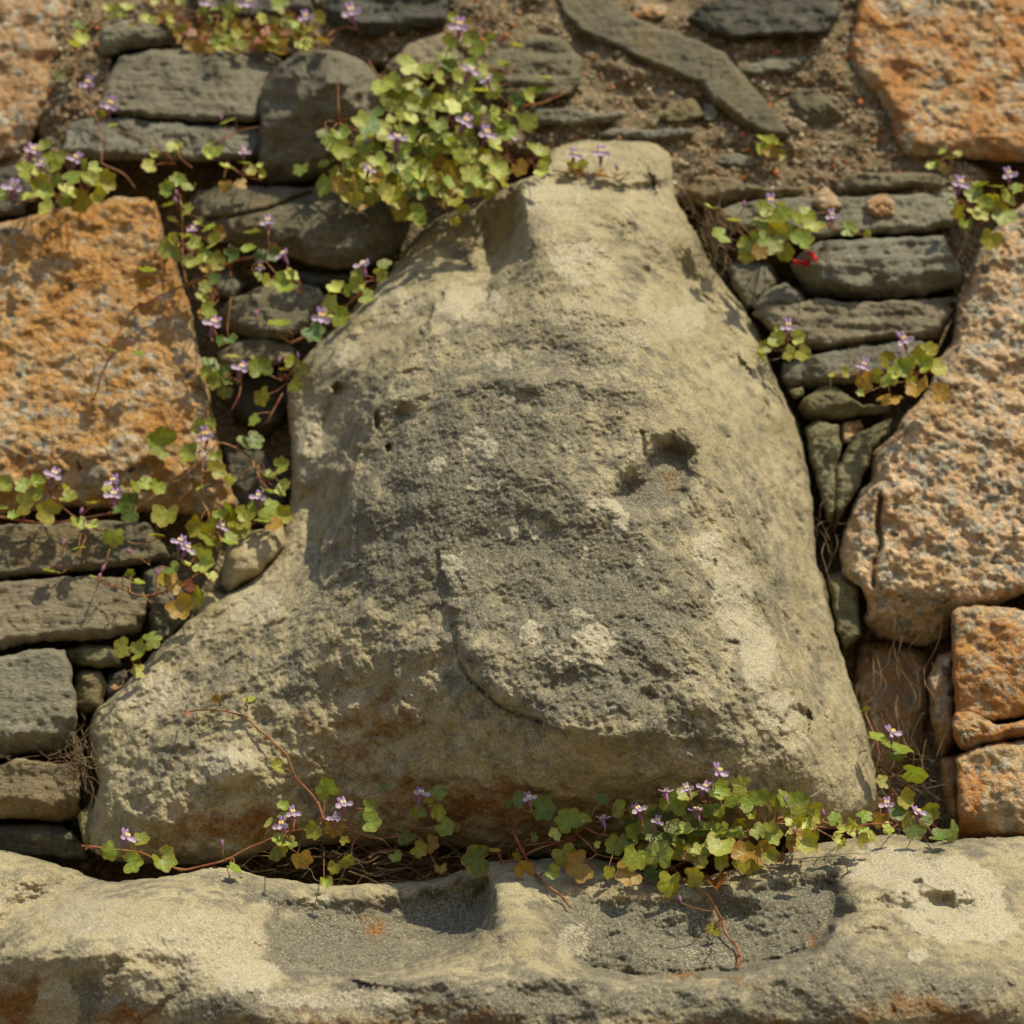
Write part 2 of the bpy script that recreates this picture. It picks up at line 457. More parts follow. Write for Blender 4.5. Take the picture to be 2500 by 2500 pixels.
cnt = [0]
def stone(name, poly, h0, mat, step=5, edge=(22, 1.6), under=None, over=None, tilt=(0, 0), rough=(.004, .0012), facets=3, fdepth=.8,
          layered=0.0, amp=3.0, cut=.22, back=.09, label=None, extra=None, cracks=(), grain=0.0, bulge=0.0):
    """h0, edge drop, tilt (cm per 100 px in x and y) in cm; under/over = (px, cm): chamfer along the lower / upper edges"""
    cnt[0] += 1; sd_ = cnt[0] * 3.37
    rs = np.random.RandomState(cnt[0] * 11 + 5)
    ol = rough_outline(poly, 8, amp, cut, sd_)
    if ((np.roll(ol, -1, 0) - ol)[:, 0] * (np.roll(ol, -1, 0) + ol)[:, 1]).sum() > 0: ol = ol[::-1]
    c = ol.mean(0); size = np.ptp(ol, axis=0)
    a = ol; b = np.roll(ol, -1, 0)
    t = b - a; nrm = np.column_stack([t[:, 1], -t[:, 0]]); nrm /= np.linalg.norm(nrm, axis=1)[:, None] + 1e-9
    mid = (a + b) / 2
    if np.mean(((mid - c) * nrm).sum(1)) < 0: nrm = -nrm
    def hf(p, d):
        w3 = P(p[:, 0], p[:, 1], np.full(len(p), h0 / 100)) + sd_
        r = (p - c)
        h = np.full(len(p), h0 / 100.) + (r[:, 0] * tilt[0] + r[:, 1] * tilt[1]) / 1e4
        dm = max(d.max(), 1)
        h += bulge / 100 * np.sqrt(np.clip(1 - (1 - d / dm) ** 2, 0, 1))
        wob = fbm(np.column_stack([p / 60, np.full(len(p), sd_)]), 3) * .35 + 1
        e = np.clip(d / (edge[0] * wob), 0, 1)
        h -= edge[1] / 100 * (1 - np.sqrt(np.clip(1 - (1 - e) ** 2, 0, 1)))
        for spec, sgn in ((under, 1), (over, -1)):
            if not spec: continue
            sel = nrm[:, 1] * sgn > .45
            if not sel.any(): continue
            db = np.full(len(p), 1e9)
            for k in np.nonzero(sel)[0]:
                ab = b[k] - a[k]; ap = p - a[k]; tt = np.clip((ap @ ab) / (ab @ ab + 1e-9), 0, 1)
                db = np.minimum(db, np.linalg.norm(ap - tt[:, None] * ab, axis=1))
            h -= spec[1] / 100 * np.clip(1 - db / (spec[0] * wob), 0, 1)
        for k in range(facets):                          # broken faces
            ang = rs.uniform(0, 2 * math.pi); dr = np.array([math.cos(ang), math.sin(ang)])
            ext = (np.abs(dr) * size / 2).sum()
            q = (r @ dr) / ext
            lim = rs.uniform(.35, .75)
            h -= fdepth / 100 * rs.uniform(.5, 1.3) * np.clip(q - lim + .08 * fbm(w3 * 40, 2), 0, 1) / (1 - lim) 
        h += fbm(w3 * 30, 5, .55) * rough[0] + fbm(w3 * 190, 3, .6) * rough[1]
        if layered:
            lv = w3 * np.array([9, 9, 95])
            tlay = fbm(lv, 3, .5)
            h += layered / 100 * (np.round(tlay * 3) / 3 * .6 + tlay * .4)
        if grain:
            h += grain * (np.abs(noise(w3 * 150)) * -1.2 + np.abs(noise(w3 * 75 + 9)) * -1.0)
        for line, wd, dp in cracks: h += groove(p, line, wd, dp / 100)
        if extra: h += extra(p, d)
        return h
    co, q, _ = relief(ol, step, hf, back)
    return link(mesh_np(name, co, q, mat=mat), name, wall, label)

# ---- granite blocks
GR = dict(rough=(.006, .0014), facets=4, fdepth=1.4, grain=.0008, edge=(20, 1.7), back=.12, amp=5, cut=.12)
stone('granite_block', [(-330, 545), (0, 545), (181, 502), (310, 479), (378, 487), (392, 543), (430, 650), (466, 750), (481, 828), (512, 957), (528, 1060), (556, 1170), (585, 1235),
      (520, 1262), (310, 1248), (150, 1235), (0, 1262), (-330, 1260)], 4.0, M_GR_ORANGE, 5, under=(120, 3.0), tilt=(-.1, .12), label='large granite block thick with orange lichen, left of the carved boss', **GR)
stone('granite_block', [(-330, -300), (190, -300), (185, -20), (160, 70), (128, 165), (108, 290), (84, 330), (48, 385), (-20, 400), (-330, 400)], 2.6, M_GR_TAN, 6, tilt=(0, 0), under=(50, 1.2),
      label='tan granite block in the upper left corner', **GR)
stone('granite_block', [(2110, -300), (2095, 0), (2082, 52), (2072, 145), (2121, 223), (2166, 285), (2188, 362), (2202, 386), (2500, 396), (2830, 396), (2830, -300)], 3.0, M_GR_RED, 5, under=(40, 1.0), tilt=(.1, .2),
      label='rusty orange granite block in the upper right corner', **GR)
def ai_extra(p, d):
    return -.055 * sm(p[:, 1], 1425, 1580) * sm(p[:, 0], 2060, 2150) + 0
stone('granite_block', [(2830, 430), (2500, 492), (2447, 540), (2385, 615), (2357, 673), (2335, 750), (2326, 828), (2294, 880), (2262, 960), (2214, 1009), (2173, 1071), (2131, 1102), (2126, 1164), (2075, 1247),
      (2056, 1310), (2050, 1361), (2064, 1420), (2100, 1432), (2116, 1475), (2106, 1520), (2147, 1560), (2250, 1580), (2313, 1556), (2330, 1500), (2432, 1482), (2500, 1450), (2830, 1440)],
      5.5, M_GR_PINK, 5, tilt=(.2, .25), extra=ai_extra, cracks=[([(2150, 1215), (2142, 1280), (2150, 1330), (2132, 1380), (2133, 1430)], 6, 2.2)],
      label='large pitted pink granite block right of the carved boss', **{**GR, 'grain': .0020, 'rough': (.008, .0022), 'edge': (40, 3.0)})
stone('granite_block', [(2322, 1500), (2345, 1480), (2430, 1478), (2500, 1490), (2830, 1495), (2830, 1752), (2500, 1748), (2400, 1765), (2335, 1742), (2326, 1650)], 7.5, M_GR_RED, 5, tilt=(.3, .1),
      layered=.15, label='orange granite block with a ragged top edge at the right side', **{**GR, 'edge': (16, 1.5)})
stone('granite_block', [(2326, 1738), (2370, 1735), (2425, 1770), (2500, 1758), (2830, 1755), (2830, 1790), (2500, 1800), (2420, 1815), (2350, 1832), (2326, 1800)], 8.2, M_GR_RED, 4, under=(20, 1.5),
      label='thin broken layer of orange granite between two orange blocks', **{**GR, 'edge': (12, 1.0), 'facets': 1})
stone('granite_block', [(2335, 1845), (2380, 1828), (2440, 1812), (2500, 1805), (2830, 1800), (2830, 2055), (2500, 2045), (2342, 2046), (2338, 1950)], 7.8, M_GR_RED, 5, under=(75, 2.6), tilt=(.1, .1),
      label='orange granite block resting just above the carved ledge', **{**GR, 'edge': (18, 1.3)})
stone('granite_block', [(2090, 1560), (2180, 1560), (2290, 1590), (2270, 1700), (2260, 1840), (2180, 1900), (2100, 1850), (2080, 1700)], -3.5, M_GR_TAN, 7, under=(60, 2), **GR)
stone('mortar_lump', [(2266, 1650), (2290, 1600), (2330, 1590), (2335, 1810), (2300, 1850), (2274, 1770)], 3.4, M_GR_TAN, 5, **{**GR, 'edge': (24, 2.4)})
stone('mortar_lump', [(2295, 1850), (2345, 1840), (2345, 2010), (2320, 1990), (2300, 1930)], 2.6, M_GR_TAN, 6, **{**GR, 'edge': (20, 2)})

# ---- slates: (outline, height cm, material, extra keywords)
SL = dict(rough=(.0045, .0016), facets=6, fdepth=1.5, layered=.14, edge=(4, .5), amp=4.4, cut=.05)
def slate(poly, h0, mat=None, name='slate_slab', **kw): return stone(name, poly, h0, mat or M_SLATE, kw.pop('step', 5), **{**SL, **kw})
slate([(218, 128), (235, 92), (262, 62), (320, 47), (395, 45), (436, 78), (432, 112), (330, 124), (222, 140)], 2.8, M_SLATE, under=(30, 1.6))
slate([(236, 272), (269, 180), (290, 140), (362, 122), (466, 116), (650, 128), (700, 155), (660, 220), (645, 296), (466, 300), (290, 284)], 3.6, M_SLATE, under=(18, 1.2), tilt=(0, .35))
slate([(150, 388), (163, 310), (197, 291), (310, 286), (466, 304), (650, 304), (655, 388), (466, 396), (290, 390)], 3.4, M_SLATE, under=(18, 1.4), tilt=(0, .3), rough=(.005, .0022))
stone('fieldstone', [(632, 440), (634, 225), (668, 170), (725, 124), (807, 122), (880, 140), (935, 195), (920, 320), (860, 420), (735, 448), (660, 452)], 8.5, M_FIELD, 5, over=(95, 4.2), under=(40, 1.5), tilt=(.9, -3.0),
      rough=(.005, .0012), edge=(16, 1.4), amp=4, cut=.1, label='smooth upright grey fieldstone beside the densest plant')
slate([(446, 520), (478, 468), (560, 452), (680, 458), (776, 460), (932, 480), (1000, 492), (1002, 560), (975, 611), (906, 650), (818, 660), (621, 612), (466, 574)], 4.8, M_SLATE_BR, under=(58, 3.0), tilt=(0, .2),
      cracks=[([(455, 540), (560, 530), (650, 512), (760, 470)], 5, 1.0)])
slate([(520, 770), (570, 725), (647, 699), (725, 690), (780, 703), (802, 735), (745, 805), (690, 830), (616, 826), (535, 800)], 3.2, M_SLATE_BR, under=(25, 1.6), tilt=(.2, .2))
slate([(690, 668), (854, 655), (880, 690), (780, 712), (690, 695)], 1.2, M_SLATE_DK, under=(20, 1))
slate([(530, 860), (585, 830), (700, 824), (722, 854), (706, 884), (621, 905), (540, 890)], 2.2, M_SLATE, under=(14, 1))
slate([(515, 668), (560, 660), (605, 700), (572, 735), (525, 722)], 1.4, M_FIELD, name='rubble_stone', edge=(20, 1.5))
slate([(560, 905), (700, 890), (720, 1000), (640, 1080), (570, 1020)], -3, M_SLATE_DK, under=(30, 1.5))
slate([(540, 1080), (640, 1090), (700, 1180), (690, 1290), (600, 1290), (560, 1180)], -3.2, M_SLATE_DK, under=(30, 1.5))
slate([(-330, 1285), (0, 1283), (207, 1270), (362, 1276), (406, 1335), (418, 1364), (310, 1384), (155, 1400), (0, 1414), (-330, 1415)], 4.2, M_SLATE_BR, under=(16, 1.3), tilt=(0, .35))
slate([(-330, 1428), (0, 1419), (104, 1413), (217, 1407), (310, 1410), (356, 1436), (362, 1475), (348, 1540), (259, 1562), (104, 1568), (0, 1588), (-330, 1592)], 5.2, M_SLATE, under=(24, 1.8), tilt=(0, .35))
slate([(345, 1395), (400, 1372), (445, 1440), (475, 1490), (425, 1560), (376, 1575), (352, 1500)], 3.4, M_FIELD, name='rubble_stone', edge=(26, 2.2), rough=(.008, .003))
slate([(162, 1586), (207, 1573), (276, 1577), (305, 1628), (217, 1630), (168, 1622)], 3.6, M_LICHEN, name='rubble_stone', under=(20, 1.2))
slate([(-330, 1618), (0, 1606), (78, 1586), (158, 1584), (175, 1640), (186, 1717), (188, 1815), (150, 1834), (52, 1846), (0, 1850), (-330, 1852)], 6.5, M_SLATE, under=(70, 3.0), tilt=(0, .3), rough=(.003, .0018), layered=.1, edge=(14, 1.4))
slate([(190, 1626), (243, 1632), (262, 1671), (252, 1730), (197, 1746), (177, 1728), (180, 1680)], 3.4, M_LICHEN, name='rubble_stone', edge=(34, 2.6), layered=.1)
slate([(258, 1640), (310, 1630), (320, 1680), (280, 1730), (258, 1730)], .8, M_SLATE_DK, name='rubble_stone')
slate([(-330, 1862), (0, 1866), (41, 1853), (171, 1866), (194, 1885), (190, 1994), (155, 2004), (0, 2000), (-330, 2000)], 5.6, M_SLATE_BR, under=(52, 2.6), tilt=(0, .2), rough=(.006, .002))
slate([(-330, 2014), (0, 2008), (150, 2013), (205, 2060), (218, 2100), (100, 2090), (-330, 2090)], 2.8, M_SLATE_DK, under=(60, 2))
slate([(192, 1990), (225, 1955), (235, 2000), (222, 2080), (200, 2060)], 3.2, M_LICHEN, name='rubble_stone')
slate([(541, 1400), (548, 1362), (569, 1322), (611, 1297), (690, 1280), (700, 1330), (640, 1400), (564, 1452), (545, 1425)], 6.0, M_CREAM, name='rubble_stone', edge=(34, 2.4), layered=0, rough=(.004, .001),
      label='rounded cream stone wedged left of the carved boss')
slate([(500, 1440), (560, 1450), (600, 1430), (560, 1500), (480, 1540), (470, 1500)], 4.0, M_CREAM, name='rubble_stone', edge=(26, 2), layered=0)
slate([(640, 2062), (700, 2048), (830, 2052), (840, 2090), (760, 2110), (650, 2105)], 1.5, M_SLATE_DK, under=(20, 1))
slate([(0, 410), (60, 400), (90, 430), (60, 520), (-60, 540), (-60, 420)], 1.5, M_SLATE_DK, name='rubble_stone')
slate([(120, 300), (200, 240), (240, 190), (200, 170), (140, 200)], 1.0, M_SLATE_BR, name='rubble_stone')
# upper middle
slate([(750, -60), (1100, -60), (1090, 60), (1000, 80), (880, 88), (790, 55)], 2.6, M_SLATE_DK, under=(26, 1.4), tilt=(0, .5), layered=.5)
slate([(450, -60), (740, -60), (770, 40), (600, 60), (470, 40)], 2.0, M_SLATE_DK, under=(26, 1.4))
slate([(940, 160), (1010, 98), (1090, 76), (1135, 105), (1125, 190), (980, 195)], 2.4, M_SLATE, tilt=(0, .5))
slate([(1150, 210), (1175, 160), (1216, 104), (1294, 78), (1371, 90), (1430, 155), (1420, 200), (1397, 232), (1320, 246), (1216, 250)], 2.8, M_SLATE_BR, tilt=(.2, .5), layered=.6, edge=(20, 1.2))
slate([(1516, 31), (1557, 5), (1630, 15), (1622, 50), (1537, 55)], 1.4, M_GR_TAN, name='rubble_stone', layered=0)
slate([(1285, 308), (1318, 259), (1397, 262), (1464, 278), (1537, 268), (1560, 292), (1475, 300), (1397, 312)], 2.4, M_SLATE, under=(14, 1), step=4)
slate([(1388, 334), (1500, 312), (1578, 314), (1707, 319), (1745, 334), (1600, 342)], 2.0, M_SLATE, under=(8, .7), step=4)
# upper right
slate([(1672, 46), (1715, 12), (1790, -20), (1830, -60), (2030, -60), (2056, 30), (2022, 83), (1904, 90), (1800, 94), (1722, 80)], 3.2, M_SLATE_DK, under=(10, .9), tilt=(0, .3), layered=.15)
slate([(1310, -60), (1450, -60), (1500, 10), (1560, 50), (1690, 92), (1772, 132), (1812, 180), (1870, 250), (1930, 326), (1922, 344), (1872, 338), (1795, 302), (1738, 256), (1695, 212), (1640, 192),
       (1560, 158), (1450, 108), (1370, 50)], 2.6, M_SLATE_BR, under=(20, 1.8), tilt=(.05, .1), facets=1, label='long diagonal schist slab running down through the mortar', layered=.12, rough=(.002, .0016), amp=3)
slate([(1782, 172), (1840, 150), (1893, 138), (1966, 138), (1985, 155), (1966, 178), (1893, 182), (1852, 192), (1790, 180)], 1.9, M_SLATE, under=(16, .9), step=4)
slate([(1908, 214), (1992, 214), (2074, 290), (2060, 302), (2015, 324), (1930, 304), (1898, 262)], 2.0, M_SLATE_BR, under=(40, 1.6), step=4)
slate([(1605, 297), (1632, 254), (1697, 241), (1725, 259), (1716, 292), (1655, 307)], 2.2, M_LICHEN, name='rubble_stone', step=4, under=(12, 1))
slate([(1720, 246), (1748, 252), (1760, 280), (1745, 298), (1715, 304)], 1.6, M_SLATE, name='rubble_stone', step=4)
slate([(1700, 384), (1785, 371), (1838, 386), (1862, 406), (1790, 408)], 1.4, M_SLATE, step=4)
slate([(1655, 470), (1678, 435), (1733, 428), (1862, 458), (1945, 458), (1990, 452), (1970, 480), (1862, 485), (1790, 496), (1722, 502), (1658, 492)], 3.0, M_SLATE_BR, under=(30, 1.8), step=4)
slate([(2015, 446), (2070, 423), (2173, 420), (2276, 422), (2332, 440), (2338, 468), (2225, 460), (2147, 474), (2043, 472)], 2.8, M_SLATE_BR, under=(20, 1.4), step=4)
slate([(1730, 535), (1790, 497), (1862, 487), (1940, 482), (2070, 482), (2335, 470), (2346, 549), (2250, 572), (2121, 574), (2002, 584), (1900, 568), (1770, 565)], 4.0, M_SLATE, under=(18, 1.4), tilt=(0, .5))
slate([(1975, 500), (1990, 470), (2020, 452), (2045, 480), (2062, 505), (2040, 522), (2005, 518)], 5.0, M_GR_TAN, name='mortar_lump', layered=0, rough=(.006, .003), step=4, edge=(22, 2))
slate([(2108, 500), (2120, 480), (2160, 470), (2195, 485), (2190, 530), (2150, 540), (2118, 530)], 4.7, M_GR_TAN, name='mortar_lump', layered=0, rough=(.006, .003), step=4, edge=(22, 1.4))
slate([(2008, 590), (2173, 580), (2307, 575), (2328, 621), (2352, 663), (2347, 702), (2250, 722), (2163, 738), (2070, 732), (1981, 728), (1940, 672), (1928, 650), (1960, 612)], 5.8, M_SLATE, under=(52, 3.6), tilt=(0, .2), layered=.4)
slate([(1836, 768), (1862, 745), (1940, 742), (1997, 724), (2059, 740), (2147, 736), (2225, 734), (2338, 722), (2332, 766), (2290, 830), (2173, 834), (2043, 858), (1966, 853), (1888, 810)], 4.8, M_SLATE, under=(20, 1.8), tilt=(0, .2), layered=.45)
slate([(1832, 756), (1873, 709), (1919, 688), (1955, 714), (1975, 738), (1914, 752)], 3.6, M_SLATE, name='rubble_stone', edge=(26, 1.5))
slate([(1770, 640), (1880, 640), (1905, 690), (1850, 740), (1825, 760), (1790, 700)], 1.5, M_FIELD, name='rubble_stone', edge=(26, 1.5))
slate([(1906, 888), (1966, 870), (2121, 840), (2250, 832), (2285, 860), (2240, 890), (2160, 930), (2018, 942), (1925, 962), (1909, 925)], 4.6, M_SLATE, under=(26, 2.0), tilt=(0, .2))
slate([(1945, 995), (1966, 970), (2002, 942), (2043, 945), (2080, 972), (2105, 990), (2178, 986), (2170, 1008), (2105, 1013), (2018, 1031), (1964, 1030)], 4.0, M_LICHEN, name='rubble_stone', step=4, under=(34, 2.4), layered=.1)
slate([(1925, 952), (1958, 945), (1965, 965), (1940, 980)], 3.4, M_LICHEN, name='rubble_stone', step=4)
slate([(1964, 1042), (1997, 1024), (2045, 1038), (2054, 1086), (2046, 1140), (2048, 1220), (2030, 1305), (2010, 1240), (1987, 1154), (1970, 1086)], 3.8, M_LICHEN, name='rubble_stone', step=4, tilt=(1.2, -.1), edge=(16, 1.6), label='left one of two wedge stones set point down beside the boss')
slate([(2088, 1062), (2121, 1044), (2180, 1020), (2170, 1058), (2130, 1094), (2118, 1145), (2087, 1207), (2050, 1275), (2034, 1305), (2036, 1210), (2042, 1145), (2068, 1090)], 4.2, M_LICHEN, name='rubble_stone', step=4, tilt=(-.6, -.1), edge=(16, 1.8), label='right one of two wedge stones set point down beside the boss')
slate([(2045, 1030), (2100, 1025), (2110, 1045), (2075, 1080), (2055, 1090)], 1.6, M_GR_TAN, name='rubble_stone', step=4)
slate([(2012, 1400), (2054, 1394), (2097, 1428), (2100, 1475), (2098, 1556), (2060, 1592), (2036, 1526), (2020, 1449)], 2.2, M_LICHEN, name='rubble_stone', step=5, edge=(18, 1.6))
slate([(1995, 1380), (2015, 1420), (2035, 1520), (2050, 1600), (2030, 1600), (2000, 1460)], 2.0, M_LICHEN, name='rubble_stone', step=5)

# ---- further stones outside the picture so that the wall goes on
rr = random.Random(3)
def outer(x, y, x1, y1):
    m = rr.choice([M_SLATE, M_SLATE_BR, M_GR_ORANGE, M_GR_PINK, M_SLATE, M_FIELD])
    j = lambda: rr.uniform(-14, 14)
    p = [(x + j(), y + j()), ((x + x1) / 2 + j(), y + j()), (x1 + j(), y + j()), (x1 + j(), (y + y1) / 2 + j()), (x1 + j(), y1 + j()), ((x + x1) / 2 + j(), y1 + j()), (x + j(), y1 + j()), (x + j(), (y + y1) / 2 + j())]
    stone('granite_block' if 'granite' in m.name else 'slate_slab', p, rr.uniform(2, 5), m, 16, under=(25, 1.5), edge=(20, 1.5), facets=2)
for side in (0, 1):
    y = -900
    while y < 3100:
        hgt = rr.choice([90, 130, 180, 320])
        xa, xb = (-1150, -350) if side == 0 else (2850, 3650)
        xm = rr.uniform(xa + 200, xb - 200)
        outer(xa, y, xm - 12, y + hgt); outer(xm + 12, y, xb, y + hgt)
        y += hgt + 22
for row in range(3):
    x = -330; yb = (-330, -560, -790)[row]
    while x < 2830:
        wd = rr.uniform(200, 520); outer(x, yb - 205, min(x + wd, 2835), yb); x += wd + 22

# ---- gravel in the mortar: too many to count
def build_gravel():
    import bmesh
    bm = bmesh.new(); bmesh.ops.create_icosphere(bm, subdivisions=1, radius=1); bm.verts.ensure_lookup_table()
    bv = np.array([v.co[:] for v in bm.verts]); bf = np.array([[v.index for v in f.verts] for f in bm.faces]); bm.free()
    N = 34000
    px = RNG.uniform(-20, 2520, N); py = RNG.uniform(-20, 2160, N)
    h, f = mortar_h(np.column_stack([px, py]))
    keep = RNG.rand(N) < .22 + f
    px, py, h = px[keep], py[keep], h[keep]
    n = len(px)
    r = (2.0 + 7.5 * RNG.rand(n) ** 3.0) * PXM
    c = P(px, py, h + r * .25)
    pal = 1.3 * np.array([(.30, .23, .14), (.24, .18, .11), (.36, .30, .20), (.42, .15, .05), (.15, .13, .10), (.5, .45, .36), (.30, .17, .09), (.2, .19, .15)])
    col = pal[RNG.choice(len(pal), n, p=[.22, .2, .16, .09, .12, .05, .09, .07])] * RNG.uniform(.75, 1.2, (n, 1))
    sc = RNG.uniform(.55, 1.25, (n, 3)) * r[:, None]
    co = bv[None] * sc[:, None] * (1 + RNG.uniform(-.2, .2, (n, len(bv), 1))) + c[:, None]
    tr = bf[None] + (np.arange(n) * len(bv))[:, None, None]
    me = mesh_np('gravel', co.reshape(-1, 3), tris=tr.reshape(-1, 3), mat=mat_attr('gravel_grains', 'tint'), smooth=True)
    set_attr(me, 'tint', np.column_stack([np.repeat(col, len(bv), 0), np.ones(n * len(bv))]))
    link(me, 'gravel', wall, kind='stuff')
build_gravel()

# ------------------------------------------------------------------ the carved boss
BOSS = [(1372, 347), (1420, 341), (1480, 345), (1570, 345), (1612, 352), (1637, 378), (1643, 440), (1655, 500), (1700, 570), (1730, 640), (1765, 690), (1820, 755), (1852, 812), (1882, 890), (1907, 960), (1945, 1020),
        (1965, 1110), (1985, 1230), (1990, 1350), (2010, 1440), (2042, 1560), (2090, 1700), (2117, 1790), (2141, 1900), (2143, 1985), (2100, 2012), (1980, 2030), (1850, 2060), (1700, 2095), (1500, 2102), (1300, 2092), (1150, 2072),
        (1000, 2060), (830, 2060), (680, 2070), (560, 2108), (430, 2114), (300, 2106), (240, 2092), (211, 2060), (222, 1990), (243, 1920), (226, 1850), (212, 1790), (226, 1740), (300, 1680), (372, 1595), (440, 1530),
        (520, 1470), (590, 1432), (650, 1372), (692, 1310), (706, 1250), (712, 1150), (708, 1050), (697, 970), (720, 905), (745, 868), (800, 820), (870, 742), (940, 682), (965, 640), (998, 598), (1030, 558), (1075, 530),
        (1150, 500), (1205, 468), (1262, 440), (1328, 422), (1336, 378)]
BC = [(1400, 355, 3.5), (1500, 365, 5.5), (1600, 365, 5), (1640, 430, 4), (1480, 410, 8.5), (1580, 420, 8), (1300, 440, 6.5), (1400, 470, 10.5), (1550, 480, 11), (1240, 480, 8.5), (1640, 520, 7.5),
      (1330, 560, 17), (1500, 560, 16.5), (1640, 600, 11), (1700, 610, 6), (1200, 540, 3.5), (1100, 550, 3), (1190, 640, 5), (1300, 640, 18), (1050, 620, 3.5), (990, 640, 3.5),
      (1120, 750, 16), (1300, 740, 22), (1500, 700, 21), (1610, 770, 20), (1720, 760, 8.5), (1790, 770, 5), (1670, 690, 9),
      (900, 760, 5.5), (800, 860, 5), (1000, 810, 14.5), (1150, 850, 22), (1400, 870, 26.5), (1600, 870, 25), (1740, 900, 14), (1850, 880, 6),
      (770, 1000, 5.5), (730, 1150, 5), (770, 1230, 6.5), (710, 1290, 5), (860, 1000, 13.5), (845, 1150, 16), (850, 1250, 17), (920, 950, 17), (950, 1050, 20.5), (1100, 1000, 25), (1300, 1050, 28.5), (1500, 1050, 28.5),
      (1700, 1050, 24.5), (1815, 1050, 15), (1890, 1080, 9), (1955, 1120, 5),
      (740, 1370, 9), (830, 1340, 15), (900, 1320, 20), (1000, 1300, 24), (1200, 1300, 27.5), (1500, 1300, 29.5), (1700, 1300, 27), (1850, 1300, 18.5), (1930, 1320, 11), (1985, 1330, 5),
      (250, 1730, 5), (400, 1600, 5.5), (550, 1490, 7), (650, 1440, 8), (450, 1700, 10), (600, 1600, 13), (700, 1550, 15.5), (800, 1500, 18.5), (850, 1600, 21), (1000, 1500, 25), (1000, 1600, 25.5), (1200, 1600, 29),
      (1500, 1580, 31.5), (1700, 1580, 29.5), (1850, 1580, 24), (1960, 1600, 15), (2045, 1630, 6),
      (230, 1830, 5), (350, 1800, 10.5), (500, 1760, 13), (700, 1700, 17), (900, 1680, 20.5), (1100, 1720, 25), (1300, 1740, 31), (1500, 1740, 33), (1700, 1720, 31.5), (1880, 1740, 26), (2020, 1780, 16), (2105, 1830, 6),
      (270, 1950, 8.5), (400, 1900, 13), (560, 1880, 15.5), (700, 1850, 15.5), (900, 1800, 18), (1100, 1830, 21), (1300, 1850, 27), (1500, 1850, 28.5), (1700, 1860, 27), (1870, 1880, 24.5), (2010, 1900, 19), (2125, 1940, 8),
      (260, 2050, 6.5), (400, 2030, 10.5), (560, 2020, 12), (750, 1960, 13), (1000, 1960, 15.5), (1300, 1960, 19.5), (1600, 1960, 21), (1850, 1980, 20), (2050, 1980, 13),
      (400, 2100, 6.5), (800, 2040, 8.5), (1100, 2050, 10), (1500, 2080, 11), (1900, 2040, 11)]
def wobble(p, amp, sc, seed):
    q = np.column_stack([p / sc, np.full(len(p), seed)])
    return p + np.column_stack([fbm(q, 4, .6), fbm(q + 31, 4, .6)]) * amp
def region(p, poly, soft):
    d, _, _, _ = seg_dist(p, poly, True)
    return sm(np.where(inside(p, poly), d, -d), -soft, soft)
EYE = [(1644, 1072), (1684, 1108), (1690, 1165), (1680, 1214), (1640, 1236), (1590, 1240), (1542, 1242), (1506, 1214), (1524, 1178), (1562, 1160), (1582, 1124), (1606, 1088)]
